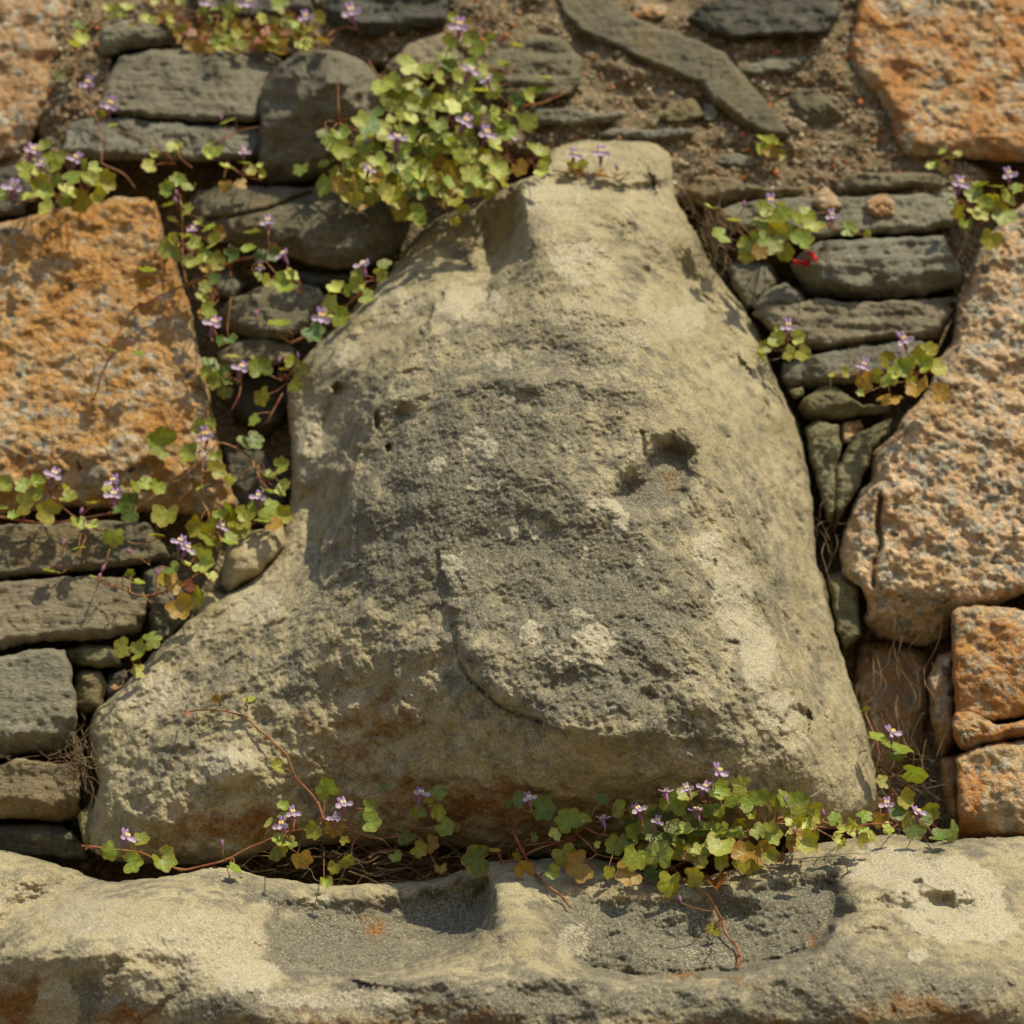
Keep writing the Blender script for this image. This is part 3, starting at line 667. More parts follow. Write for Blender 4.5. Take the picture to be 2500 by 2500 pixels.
def boss():
    f = tps(BC)
    def hf(p, d):
        pw = wobble(p, 14, 60, 1.5)
        h = f(p) * .80 + .004
        w3 = P(p[:, 0], p[:, 1], h)
        e = np.clip(d / 34, 0, 1)
        h -= .022 * (1 - np.sqrt(np.clip(1 - (1 - e) ** 2, 0, 1)))
        # ridge with a hollowed left cheek
        h += stepf(pw, [(1010, 800), (930, 900), (882, 1000), (850, 1100), (826, 1200), (805, 1290)], -.048, 34, 95)
        h += -.014 * blob(pw, 800, 1080, 50, 160, 14)
        # neck hollow
        h += stepf(pw, [(1250, 450), (1262, 520), (1275, 580), (1262, 640), (1215, 690)], -.046, 24, 80)
        h += -.012 * blob(pw, 1215, 590, 45, 90)
        # knob overhang at the very top
        h += stepf(wobble(p, 8, 40, 3), [(1350, 432), (1420, 425), (1480, 452), (1540, 458), (1640, 440)], -.012, 12, 34)
        h += stepf(pw, [(1600, 470), (1630, 560), (1700, 690), (1800, 860)], -.010, 22, 60)
        # flaked plate: crack curving round below the muzzle
        cr = [(1081, 1387), (1090, 1440), (1107, 1526), (1117, 1588), (1138, 1645), (1190, 1697), (1242, 1733), (1320, 1762)]
        h += stepf(wobble(p, 7, 40, 5), cr[1:], -.011, 14, 80) + groove(wobble(p, 5, 30, 5), cr[2:], 6, .009)
        # eye socket
        h += -(.020 + .020 * (1 - sm(p[:, 1], 1080, 1240)) + .012 * (1 - sm(p[:, 0], 1520, 1620))) * region(wobble(p, 5, 60, 2), EYE, 34)
        h += groove(p, [(1568, 1056), (1572, 1085), (1573, 1112)], 5, .006)
        # brow hollow under the top bulge, mouth hollow
        h += .003 * blob(pw, 1270, 1270, 110, 50) - .006 * blob(pw, 1290, 1345, 170, 60) + .008 * blob(pw, 1300, 930, 200, 30) - .005 * blob(pw, 1350, 960, 170, 50)
        h += stepf(pw, [(1480, 690), (1600, 725), (1700, 815), (1780, 940), (1830, 1080), (1855, 1260)], .020, 34, 80)
        h += -.012 * blob(pw, 1090, 1620, 50, 70) + .010 * blob(pw, 1180, 1600, 60, 60) + .006 * blob(pw, 1400, 1560, 90, 50)
        h += -.011 * blob(pw, 1360, 1680, 60, 50) + .007 * blob(pw, 1230, 1675, 60, 40) - .010 * blob(pw, 1600, 1690, 60, 45)
        h += .010 * blob(pw, 1480, 1790, 160, 30) - .008 * blob(pw, 1700, 1650, 90, 30)
        # pits
        for cx, cy, rx, ry, a in ((830, 948, 24, 20, .016), (988, 1008, 34, 34, .010), (921, 1028, 12, 34, .012), (948, 1094, 9, 15, .012), (1355, 1545, 12, 22, .006),
                                  (860, 1095, 20, 50, .008), (1660, 1200, 30, 10, .004), (1580, 1700, 30, 26, .007), (1955, 1160, 14, 20, .006), (1870, 1000, 14, 40, .008), (1850, 1270, 14, 26, .006),
                                  (1785, 1570, 26, 8, .006), (1745, 1380, 8, 20, .005), (330, 1960, 40, 26, .007), (640, 1750, 40, 30, .006), (600, 1480, 30, 20, .005), (1540, 560, 30, 40, .008), (1510, 1835, 26, 20, .007),
                                  (1580, 660, 12, 14, .008), (1520, 600, 40, 26, .006), (1560, 700, 50, 30, .006)):
            h -= a * blob(wobble(p, 6, 25, cx), cx, cy, rx, ry, 0, .2)
        # the sunken oval scar lower right with its raised rim, and a lump at left
        h += .007 * blob(pw, 1950, 1790, 75, 90, 10) - .016 * blob(wobble(p, 8, 30, 8), 1945, 1772, 42, 66, 8, .6)
        h += .010 * blob(pw, 560, 1880, 80, 55, 0, .5) + .008 * blob(pw, 960, 1745, 60, 40, 0, .5) + groove(pw, [(880, 1790), (960, 1800), (1040, 1770)], 8, .005)
        # surface relief
        amp = .46 + .34 * sm(p[:, 1], 1250, 1700) + .15 * sm(900 - p[:, 0], 0, 300)
        calm = 1 - .72 * blob(p, 1350, 950, 620, 520) 
        h += fbm(w3 * 13, 3, .45) * .009
        h += fbm(w3 * 26 + 8, 3, .5) * .0050 * (.5 + .5 * calm) + fbm(w3 * 42 + 3, 4, .55) * .0046 * amp * calm
        h -= np.abs(fbm(w3 * 60 + 40, 3, .5)) * .0018 * amp * calm
        h += fbm(w3 * 85 + 7, 3, .6) * .0016 * amp
        h += fbm(w3 * 230, 3, .65) * .0014
        pit = fbm(w3 * 125 + 11, 2, .5)
        h -= .0012 * sm(pit, .42, .9) * amp
        return h
    def af(p, d):
        pw = wobble(p, 34, 90, 4.4); pf = wobble(p, 12, 28, 9.1)
        g = .15 + .0 * d
        for cx, cy, rx, ry, a in ((1250, 1050, 330, 300, .42), (1150, 1350, 380, 240, .40), (1550, 1480, 240, 230, .52), (1000, 1150, 170, 260, .25), (1350, 1680, 330, 170, .38), (1700, 1180, 150, 140, .15),
                                  (700, 1650, 260, 150, .28), (860, 1400, 160, 140, .2), (1850, 1640, 80, 220, .3), (1500, 900, 260, 110, .15), (1140, 600, 60, 70, .4), (1200, 700, 90, 50, .2), (1700, 1800, 180, 110, .3),
                                  (2000, 1650, 60, 250, .25), (1900, 1350, 60, 180, .22), (500, 1650, 80, 90, .25), (440, 1820, 90, 120, .3), (1400, 820, 150, 50, .2), (1120, 790, 60, 30, .5), (1830, 1150, 50, 260, .2),
                                  (1560, 690, 50, 90, .28), (1520, 560, 40, 80, .25), (700, 1960, 300, 80, .3)):
            g = g + a * blob(pw, cx, cy, rx, ry)
        pale = np.zeros(len(p))
        for cx, cy, rx, ry, a in ((1168, 1092, 56, 52, 1.), (1063, 1135, 32, 30, .8), (1190, 1182, 60, 22, .8), (1250, 1250, 14, 14, .7), (1215, 1275, 60, 26, .75), (1315, 1290, 34, 30, .8), (1240, 1300, 40, 20, .8),
                                  (1470, 1230, 60, 30, .6), (1510, 1270, 30, 70, .6), (1300, 1545, 34, 44, .7), (1450, 1560, 70, 50, .62), (1400, 1600, 130, 40, .55), (1100, 1370, 40, 30, .6), (1120, 1420, 40, 60, .4),
                                  (1790, 1450, 70, 150, .62), (1850, 1600, 60, 130, .58), (1730, 1340, 60, 60, .66), (1900, 1740, 90, 70, .5), (1350, 480, 120, 60, .5), (1420, 640, 120, 80, .5), (1560, 800, 180, 60, .42), (1150, 740, 120, 60, .5), (1680, 780, 60, 60, .5), (1400, 760, 160, 60, .4), (1240, 970, 30, 20, .6), (1395, 1092, 22, 14, .7), (1640, 940, 60, 30, .3),
                                  (560, 1870, 90, 60, .65), (350, 1720, 90, 50, .5), (480, 1540, 90, 50, .4), (1230, 880, 30, 30, .5), (1370, 1080, 20, 20, .3), (760, 1060, 70, 160, .5), (960, 740, 110, 70, .5), (820, 860, 80, 60, .5), (620, 1480, 110, 70, .5), (380, 1680, 110, 80, .5),
                                  (1430, 1350, 14, 20, .6), (1560, 1370, 18, 14, .6), (760, 1250, 60, 80, .35), (1240, 1690, 60, 40, .45), (1420, 1500, 50, 16, .5), (1700, 1250, 60, 14, .5), (1010, 1005, 26, 40, .6), (990, 1090, 40, 60, .35)):
            pale = np.maximum(pale, a * blob(pf, cx, cy, rx, ry, 0, .55))
        rust_shade = np.zeros(len(p))
        for cx, cy, rx, ry, a in ((1150, 1960, 330, 80, .75), (900, 1760, 150, 80, .55), (600, 2020, 260, 70, .7), (1500, 1960, 200, 60, .6), (850, 1850, 160, 80, .45), (1250, 2040, 500, 60, .6), (1700, 1880, 80, 60, .4),
                                  (760, 1760, 60, 40, .5), (430, 2040, 160, 50, .5)):
            rust_shade = np.maximum(rust_shade, a * blob(pw, cx, cy, rx, ry))
        eye = region(wobble(p, 4, 60, 2), EYE, 16); g = g + .35 * eye; rust_shade = np.maximum(rust_shade, .42 * eye * blob(pf, 1640, 1160, 55, 80)); pale = pale * (1 - eye)  # grey and brown darken the socket: shade painted over its real rust
        return np.column_stack([np.clip(g, 0, 1), pale, rust_shade, np.ones(len(p))])
    ol = rough_outline(BOSS, 9, 4.5, .22, 77.)
    co, q, att = relief(ol, 3.4, hf, .10, af, .03)
    me = mesh_np('carved_boss', co, q, mat=M_LIME); set_attr(me, 'stain', att)
    return link(me, 'carved_boss', None, 'big weathered limestone boss like a worn animal head jutting from the wall', 'carved stone')
boss()

# ------------------------------------------------------------------ the carved ledge below
LEDGE = [(-420, 2065), (-100, 2062), (0, 2074), (100, 2098), (180, 2128), (250, 2154), (370, 2145), (470, 2128), (540, 2114), (640, 2140), (800, 2162), (900, 2158), (1050, 2150), (1130, 2125), (1210, 2100), (1300, 2100), (1400, 2085),
         (1500, 2105), (1600, 2140), (1700, 2145), (1800, 2120), (1900, 2090), (2000, 2058), (2120, 2040), (2210, 2038), (2265, 2060), (2330, 2048), (2500, 2042), (2920, 2042), (2920, 2760), (-420, 2760)]
LC = [(-400, 2080, 7), (-400, 2300, 16), (-400, 2500, 17), (0, 2090, 8), (0, 2180, 13), (0, 2290, 19), (100, 2150, 11), (200, 2180, 13), (100, 2230, 17), (60, 2330, 23), (250, 2220, 19), (250, 2300, 24), (380, 2180, 15.5), (500, 2150, 13),
      (420, 2280, 22), (550, 2230, 18), (600, 2350, 24), (450, 2400, 25.5), (300, 2400, 26), (120, 2400, 23), (50, 2480, 20.5), (250, 2480, 24.5), (600, 2450, 28.5),
      (650, 2170, 12.5), (800, 2180, 11.5), (900, 2185, 11.5), (700, 2240, 14.5), (900, 2260, 13.5), (1100, 2240, 11.5), (1000, 2320, 17), (800, 2330, 18.5), (700, 2400, 24.5), (900, 2410, 25.5), (1100, 2380, 25), (1150, 2330, 21),
      (1160, 2150, 11.5), (1250, 2120, 10.5), (1250, 2200, 17), (1230, 2270, 21), (1300, 2300, 22.5), (1260, 2370, 26), (1400, 2150, 12), (1450, 2220, 15), (1600, 2180, 13), (1550, 2280, 17.5), (1400, 2330, 21.5),
      (1500, 2355, 20.5), (1700, 2350, 19.5), (1700, 2230, 15.5), (1850, 2200, 15), (1850, 2310, 18.5), (1950, 2180, 14), (2000, 2110, 10.5), (2050, 2180, 17), (1960, 2250, 17), (2150, 2080, 10), (2150, 2160, 16),
      (1500, 2420, 27), (1700, 2415, 27), (1900, 2370, 27), (2020, 2290, 25.5), (2120, 2240, 23.5), (2200, 2220, 21), (2300, 2120, 14), (2290, 2200, 19), (2400, 2200, 17.5), (2400, 2300, 23.5), (2500, 2090, 9), (2500, 2250, 18.5),
      (2200, 2330, 27.5), (2400, 2390, 28.5), (2100, 2420, 30), (2900, 2090, 8), (2900, 2300, 18), (2900, 2500, 20),
      (100, 2600, 15), (600, 2600, 21), (900, 2490, 28), (1200, 2460, 29.5), (1500, 2470, 29.5), (1800, 2460, 30.5), (2100, 2490, 30), (2400, 2480, 29), (1200, 2600, 22), (1800, 2600, 22), (2400, 2600, 21),
      (0, 2750, 8), (900, 2750, 10), (1800, 2750, 9), (2800, 2750, 8)]
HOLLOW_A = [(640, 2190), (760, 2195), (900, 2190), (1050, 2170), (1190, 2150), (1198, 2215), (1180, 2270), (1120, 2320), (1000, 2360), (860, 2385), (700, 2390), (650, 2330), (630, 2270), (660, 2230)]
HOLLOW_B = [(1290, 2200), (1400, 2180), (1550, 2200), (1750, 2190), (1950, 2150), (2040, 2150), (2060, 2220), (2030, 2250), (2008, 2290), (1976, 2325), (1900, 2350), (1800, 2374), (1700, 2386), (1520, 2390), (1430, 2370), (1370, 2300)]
def ledge():
    f = tps(LC)
    lip = [(1450, 2382), (1520, 2392), (1600, 2394), (1700, 2388), (1800, 2376), (1900, 2352), (1980, 2325), (2012, 2290), (2035, 2255), (2075, 2230), (2120, 2221), (2190, 2222)]
    arc = [(1200, 2160), (1195, 2220), (1185, 2265), (1150, 2305), (1090, 2335), (1000, 2365), (900, 2380)]
    def hf(p, d):
        pw = wobble(p, 9, 60, 21.5)
        h = f(p) * .88 + .066
        w3 = P(p[:, 0], p[:, 1], h)
        e = np.clip(d / 40, 0, 1)
        h -= .03 * (1 - np.sqrt(np.clip(1 - (1 - e) ** 2, 0, 1)))
        h += stepf(pw, lip, .040, 6, 60) + groove(pw, [(x_, y_ - 10) for x_, y_ in lip[:-2]], 10, .007)
        h += stepf(pw, arc, -.036, 18, 70) * sm(p[:, 1], 2120, 2220) * sm(p[:, 0], 880, 1040)
        h += .010 * blob(pw, 1350, 2390, 120, 24)
        # ridge curling off the eye, and the eye pit
        h += .022 * blob(pw, 2150, 2180, 130, 36, -12) - .018 * blob(pw, 2030, 2180, 40, 55, 20)
        h += -.030 * blob(wobble(p, 9, 40, 2), 2308, 2210, 92, 40, 10, .1) - .010 * blob(pw, 2240, 2165, 14, 22, 20, .5) - .008 * blob(pw, 2350, 2180, 40, 26, 30)
        h += groove(pw, [(2210, 2210), (2255, 2255), (2330, 2275), (2400, 2290)], 14, .003)
        h += stepf(pw, [(20, 2300), (60, 2250), (150, 2200), (250, 2170), (400, 2165), (520, 2180)], .030, 34, 90)      # lobe rising at the left
        h += .020 * blob(pw, 380, 2290, 260, 80, -8) - .016 * blob(pw, 60, 2200, 130, 40, -28) + .018 * blob(pw, 200, 2330, 110, 60)
        h += stepf(pw, [(640, 2190), (632, 2260), (650, 2320), (720, 2370), (850, 2390)], -.022, 26, 70)
        h += groove(pw, [(-20, 2290), (60, 2230), (150, 2185), (240, 2160), (330, 2152)], 34, .022) + .010 * blob(pw, 1000, 2400, 300, 26)
        h += -.014 * blob(pw, 940, 2260, 200, 64) - .014 * blob(pw, 1700, 2290, 240, 60) + .012 * blob(pw, 1290, 2290, 60, 120, -20)
        dl = seg_dist(pw, lip)[0]; da = seg_dist(pw, [(1192, 2170), (1192, 2225), (1175, 2268), (1115, 2318), (1000, 2357), (870, 2382)])[0]
        ra = region(pw, HOLLOW_A, 24); rb = region(pw, HOLLOW_B, 12)
        h += -.024 * region(pw, HOLLOW_A, 42) - .012 * region(pw, HOLLOW_B, 30)
        h += -.034 * np.exp(-dl / 60) * rb - .030 * np.exp(-da / 60) * ra
        # flake and its shelf
        h += stepf(wobble(p, 6, 30, 4), [(285, 2385), (300, 2358), (350, 2355), (400, 2385), (415, 2430), (380, 2460)], .012, 7, 34)
        h += stepf(pw, [(600, 2143), (680, 2158), (760, 2165), (860, 2162)], -.005, 8, 22)
        for cx, cy, rx, ry, a in ((780, 2188, 26, 10, .006), (945, 2220, 30, 24, .004), (1050, 2190, 40, 20, .005), (432, 2182, 20, 8, .003), (1330, 2270, 40, 20, -.005), (1800, 2230, 60, 40, .008), (1500, 2300, 60, 40, .004), (435, 2180, 12, 8, .004)):
            h -= a * blob(pw, cx, cy, rx, ry, 0, .2)
        h += fbm(w3 * 12, 3, .4) * .006
        h += fbm(w3 * 45 + 3, 4, .55) * .0030
        h += fbm(w3 * 230, 3, .6) * .0011
        h -= .0018 * sm(fbm(w3 * 95 + 11, 2, .5), .45, .9)
        return h
    def af(p, d):
        pw = wobble(p, 30, 90, 14.4); pf = wobble(p, 12, 28, 19.1)
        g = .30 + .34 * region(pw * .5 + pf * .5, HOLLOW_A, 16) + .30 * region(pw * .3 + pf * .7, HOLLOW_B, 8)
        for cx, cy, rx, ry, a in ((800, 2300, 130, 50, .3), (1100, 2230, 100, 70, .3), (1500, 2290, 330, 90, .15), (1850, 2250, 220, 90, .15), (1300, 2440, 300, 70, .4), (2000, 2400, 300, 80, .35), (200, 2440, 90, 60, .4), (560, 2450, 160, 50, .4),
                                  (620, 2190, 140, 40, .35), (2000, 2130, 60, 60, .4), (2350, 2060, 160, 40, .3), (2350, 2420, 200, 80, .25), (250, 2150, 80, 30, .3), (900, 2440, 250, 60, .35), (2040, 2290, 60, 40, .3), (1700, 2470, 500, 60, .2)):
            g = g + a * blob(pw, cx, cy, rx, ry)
        pale = np.zeros(len(p))
        for cx, cy, rx, ry, a in ((2320, 2195, 160, 125, 1.0), (2160, 2110, 120, 60, .8), (2410, 2260, 90, 50, .8), (480, 2300, 240, 120, .5), (600, 2380, 110, 60, .6), (140, 2460, 70, 90, .75), (250, 2240, 200, 70, .42),
                                  (1400, 2300, 60, 60, .45), (1660, 2240, 120, 40, .3), (850, 2440, 220, 30, .5), (700, 2440, 100, 30, .45), (1720, 2330, 120, 40, .35), (2240, 2330, 30, 30, .6), (340, 2400, 60, 40, .5), (780, 2195, 30, 14, .7), (100, 2200, 160, 60, .35)):
            pale = np.maximum(pale, a * blob(pf, cx, cy, rx, ry, 0, .6))
        rust_shade = np.zeros(len(p))
        for cx, cy, rx, ry, a in ((30, 2450, 110, 70, .95), (300, 2490, 120, 40, .7), (1000, 2520, 500, 60, .6), (2250, 2480, 300, 60, .6), (915, 2260, 45, 55, .55), (1750, 2510, 500, 40, .5), (1700, 2384, 260, 8, .6), (2006, 2290, 14, 50, .5), (2310, 2225, 60, 20, .7), (1050, 2460, 160, 30, .5),  # thin strips along the lip paint in its occlusion together with edge dirt
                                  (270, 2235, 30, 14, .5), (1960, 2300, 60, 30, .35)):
            rust_shade = np.maximum(rust_shade, a * blob(pw, cx, cy, rx, ry))
        return np.column_stack([np.clip(g, 0, 1), pale, rust_shade, np.ones(len(p))])
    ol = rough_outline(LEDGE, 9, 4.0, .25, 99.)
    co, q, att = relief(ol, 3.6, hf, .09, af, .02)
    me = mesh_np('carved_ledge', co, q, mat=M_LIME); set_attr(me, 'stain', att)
    return link(me, 'carved_ledge', None, 'long weathered limestone ledge with scooped hollows and a curling lip below the boss', 'carved stone')
ledge()
#PLANTS
# ------------------------------------------------------------------ trailing ivy-leaved plants
def mat_leaf():
    m, n, b = new_mat('leaf_blade'); g = G(n)
    _, edge, vein, _, _ = g.attr('leafmap')
    v = g.vec()
    c = g.mix(1.0, g.oi.outputs['Color'], g.ramp(g.noise(v, 260, 3, .6), [(.3, .72), (.7, 1.25)]), 'MULTIPLY')
    c = g.mix(g.math('MULTIPLY', vein, .35), c, (.42, .46, .20))
    c = g.mix(g.math('MULTIPLY', g.math('POWER', edge, 5.0), .38), c, (.34, .13, .035))
    n.links.new(c, b.inputs['Base Color'])
    b.inputs['Roughness'].default_value = .36; b.inputs['Specular IOR Level'].default_value = .55
    n.links.new(g.bump(g.noise(v, 500, 3, .6), .0008), b.inputs['Normal'])
    tr = n.nodes.new('ShaderNodeBsdfTranslucent'); mx = n.nodes.new('ShaderNodeMixShader'); mx.inputs[0].default_value = .34
    n.links.new(g.mix(1.0, c, (1.25, 1.2, .45), 'MULTIPLY'), tr.inputs[0])
    out = [x for x in n.nodes if x.type == 'OUTPUT_MATERIAL'][0]
    n.links.new(b.outputs[0], mx.inputs[1]); n.links.new(tr.outputs[0], mx.inputs[2]); n.links.new(mx.outputs[0], out.inputs[0])
    return m
def mat_plain(name, col, rough=.55, trans=0.0, var=None):
    m, n, b = new_mat(name); g = G(n)
    c = g.mix(1.0, (col if var is None else g.ramp(g.noise(g.vec(), 60, 3), [(.4, col), (.62, var)])), g.ramp(g.noise(g.vec(), 700, 2), [(.3, .8), (.7, 1.15)]), 'MULTIPLY')
    n.links.new(c, b.inputs['Base Color']); b.inputs['Roughness'].default_value = rough
    if trans:
        tr = n.nodes.new('ShaderNodeBsdfTranslucent'); mx = n.nodes.new('ShaderNodeMixShader'); mx.inputs[0].default_value = trans
        n.links.new(c, tr.inputs[0]); out = [x for x in n.nodes if x.type == 'OUTPUT_MATERIAL'][0]
        n.links.new(b.outputs[0], mx.inputs[1]); n.links.new(tr.outputs[0], mx.inputs[2]); n.links.new(mx.outputs[0], out.inputs[0])
    return m
M_LEAF = mat_leaf()
M_STEM = mat_plain('reddish_stem', (.24, .07, .035), .45, var=(.33, .19, .08))
M_TUBE = mat_plain('flower_tube', (.36, .16, .30), .5, .3)
M_UPPER = mat_plain('violet_petal', (.40, .26, .54), .5, .35)
M_LOWER = mat_plain('lilac_petal', (.64, .50, .70), .5, .35)
M_PALATE = mat_plain('cream_palate', (.80, .74, .62), .5)
M_YELLOW = mat_plain('yellow_palate_spot', (.85, .52, .06), .5)
M_ROOT = mat_plain('dead_root', (.13, .085, .05), .8, var=(.26, .19, .11))
M_RED = mat_plain('red_petal', (.55, .02, .03), .6, .3)

def leaf_mesh(seed, young=False):
    r_ = random.Random(seed)
    n = 30; th = [(-180 + 360 * (k + .5) / n) for k in range(n)]
    step = r_.uniform(54, 60); deep = r_.uniform(.13, .23) + (.1 if young else 0); cup = r_.uniform(-.22, .48); fold = r_.uniform(.0, .5)
    out = []
    for t in th:
        a = abs(t); ph = abs(((t / step + .5) % 1) - .5) * 2
        r = (1 - deep * ph ** 1.7) * (1 - .16 * a / 150) * r_.uniform(.95, 1.05)
        if a > 140: r *= 1 - .78 * ((a - 140) / 40) ** .8
        out.append((r, ph))
    co = [(0, 0, 0)]; at = [(0, .6, 0, 1)]; asym = r_.uniform(.88, 1.12)
    for ring, f in ((0, .5), (1, 1.0)):
        for t, (r, ph) in zip(th, out):
            a = math.radians(t); rr = r * f
            x = rr * math.sin(a) * (asym if t > 0 else 1 / asym); y = rr * math.cos(a)
            z = cup * rr * rr + fold * abs(x) * .6 + (.05 * (ph - .5) * f) + r_.uniform(-.03, .03) * f
            co.append((x * .5, y * .5 , z * .5)); at.append((f, (1 - ph) ** 3 * (.9 if ring == 0 else .2), 0, 1))
    tris = [(0, 1 + k, 1 + (k + 1) % n) for k in range(n)]
    quads = [(1 + k, 1 + n + k, 1 + n + (k + 1) % n, 1 + (k + 1) % n) for k in range(n)]
    tris = [(a, c, b) for a, b, c in tris]
    quads = [q[::1] for q in quads]
    me = mesh_np('leaf', np.array(co), np.array(quads), np.array(tris)[:, ::-1], M_LEAF)
    set_attr(me, 'leafmap', at)
    return me
LEAVES = [leaf_mesh(s) for s in range(22)]
YOUNG = [leaf_mesh(100 + s, True) for s in range(5)]

def tube(path, r0, r1, sides=5):
    path = [np.asarray(p, float) for p in path]
    for k in range(1, len(path) - 1): path[k] = path[k] + RNG.normal(0, .0012, 3)
    # Catmull-Rom resample
    P_ = [path[0]] + path + [path[-1]]; pts = []
    for k in range(1, len(P_) - 2):
        a, b, c, d = P_[k - 1:k + 3]
        for j in range(4):
            t = j / 4
            pts.append(.5 * (2 * b + (c - a) * t + (2 * a - 5 * b + 4 * c - d) * t * t + (3 * b - a - 3 * c + d) * t ** 3))
    pts.append(path[-1]); pts = np.array(pts); m = len(pts)
    tan = np.gradient(pts, axis=0); tan /= np.linalg.norm(tan, axis=1)[:, None] + 1e-12
    ref = np.array([.31, .83, .46]); a = np.cross(tan, ref); a /= np.linalg.norm(a, axis=1)[:, None] + 1e-9; b = np.cross(tan, a)
    rad = (np.linspace(r0, r1, m) * RNG.uniform(.82, 1.2, m) * np.where(np.arange(m) % 8 == 4, 1.35, 1))[:, None, None]
    ang = np.arange(sides) / sides * 2 * math.pi
    co = pts[:, None] + rad * (a[:, None] * np.cos(ang)[None, :, None] + b[:, None] * np.sin(ang)[None, :, None])
    I, J = np.meshgrid(np.arange(m - 1), np.arange(sides), indexing='ij'); I = I.ravel(); J = J.ravel()
    q = np.column_stack([I * sides + J, I * sides + (J + 1) % sides, (I + 1) * sides + (J + 1) % sides, (I + 1) * sides + J])
    return co.reshape(-1, 3), q
class TM:
    def __init__(s): s.co = []; s.q = []; s.n = 0
    def add(s, path, r0, r1, sides=5):
        c, q = tube(path, r0, r1, sides); s.co.append(c); s.q.append(q + s.n); s.n += len(c)
    def knob(s, c, r):
        s.add([c - np.array([0, 0, r]), c - np.array([0, 0, r * .7]), c, c + np.array([0, 0, r * .7])], r * .5, r * .5, 6)
    def link(s, name, parent, mat, **k):
        if s.n == 0: return None
        return link(mesh_np(name, np.concatenate(s.co), np.concatenate(s.q), mat=mat), name, parent, **k)

def petal_mesh(name, lobes, mat, thick=.012):
    """lobes: (base point, tip point, width, side vector)"""
    co = []; q = []; base = 0
    for b, t, wd, cup in lobes:
        b = np.array(b, float); t = np.array(t, float); ax = t - b; sd_ = np.cross(ax, [0, 1, .3]); sd_ /= np.linalg.norm(sd_) + 1e-9
        nrm = np.cross(sd_, ax); nrm /= np.linalg.norm(nrm) + 1e-9
        for k, (f, wf) in enumerate(((0, .35), (.35, .8), (.7, 1.0), (.92, .7), (1.0, .25))):
            for s in (-1, -.4, .4, 1):
                co.append(b + ax * f + sd_ * s * wd * wf * .5 + nrm * (cup * (s * s) * wd - cup * f * f * .3 * wd))
        for k in range(4):
            for j in range(3):
                q.append((base + k * 4 + j, base + k * 4 + j + 1, base + k * 4 + j + 5, base + k * 4 + j + 4))
        base += 20
    return mesh_np(name, np.array(co), np.array(q), mat=mat)
# local flower frame: +Z up, -Y faces out, unit = flower height
def blobs_mesh(name, items, mat, extra=None):
    co = []; q = []; base = 0; mi = []
    for (c, r) in items:
        for i in range(5):
            ph = math.pi * (i + .3) / 4.6
            for j in range(7):
                a = j / 7 * 2 * math.pi
                co.append((c[0] + r[0] * math.sin(ph) * math.cos(a), c[1] + r[1] * math.sin(ph) * math.sin(a), c[2] + r[2] * math.cos(ph)))
        for i in range(4):
            for j in range(7): q.append((base + i * 7 + j, base + i * 7 + (j + 1) % 7, base + (i + 1) * 7 + (j + 1) % 7, base + (i + 1) * 7 + j)); mi.append(i)
        base += 35
    me = mesh_np(name, np.array(co), np.array(q)[:, ::-1], mat=mat)
    if extra:
        me.materials.append(extra)
        me.polygons.foreach_set('material_index', np.array([1 if i == 0 or i == 1 else 0 for i in mi], np.int32))
    return me
_c, _q = tube([(0, .42, -.42), (0, .30, -.30), (0, .12, -.12), (0, -.02, .0)], .05, .16, 7)
FL_TUBE = mesh_np('flower', _c, _q, mat=M_TUBE)
FL_UP = petal_mesh('upper_lip', [((-.05, 0, .05), (-.14, .02, .52), .22, .25), ((.05, 0, .05), (.14, .02, .52), .22, .25)], M_UPPER)
FL_LOW = petal_mesh('lower_lip', [((0, -.08, -.06), (0, -.30, -.36), .30, -.2), ((-.08, -.05, -.03), (-.46, -.20, -.20), .30, -.2), ((.08, -.05, -.03), (.46, -.20, -.20), .30, -.2)], M_LOWER)
FL_PAL = blobs_mesh('palate', [((-.075, -.12, .06), (.085, .11, .13)), ((.075, -.12, .06), (.085, .11, .13))], M_PALATE, M_YELLOW)
BUD = blobs_mesh('bud', [((0, 0, 0), (.16, .16, .34))], M_TUBE)

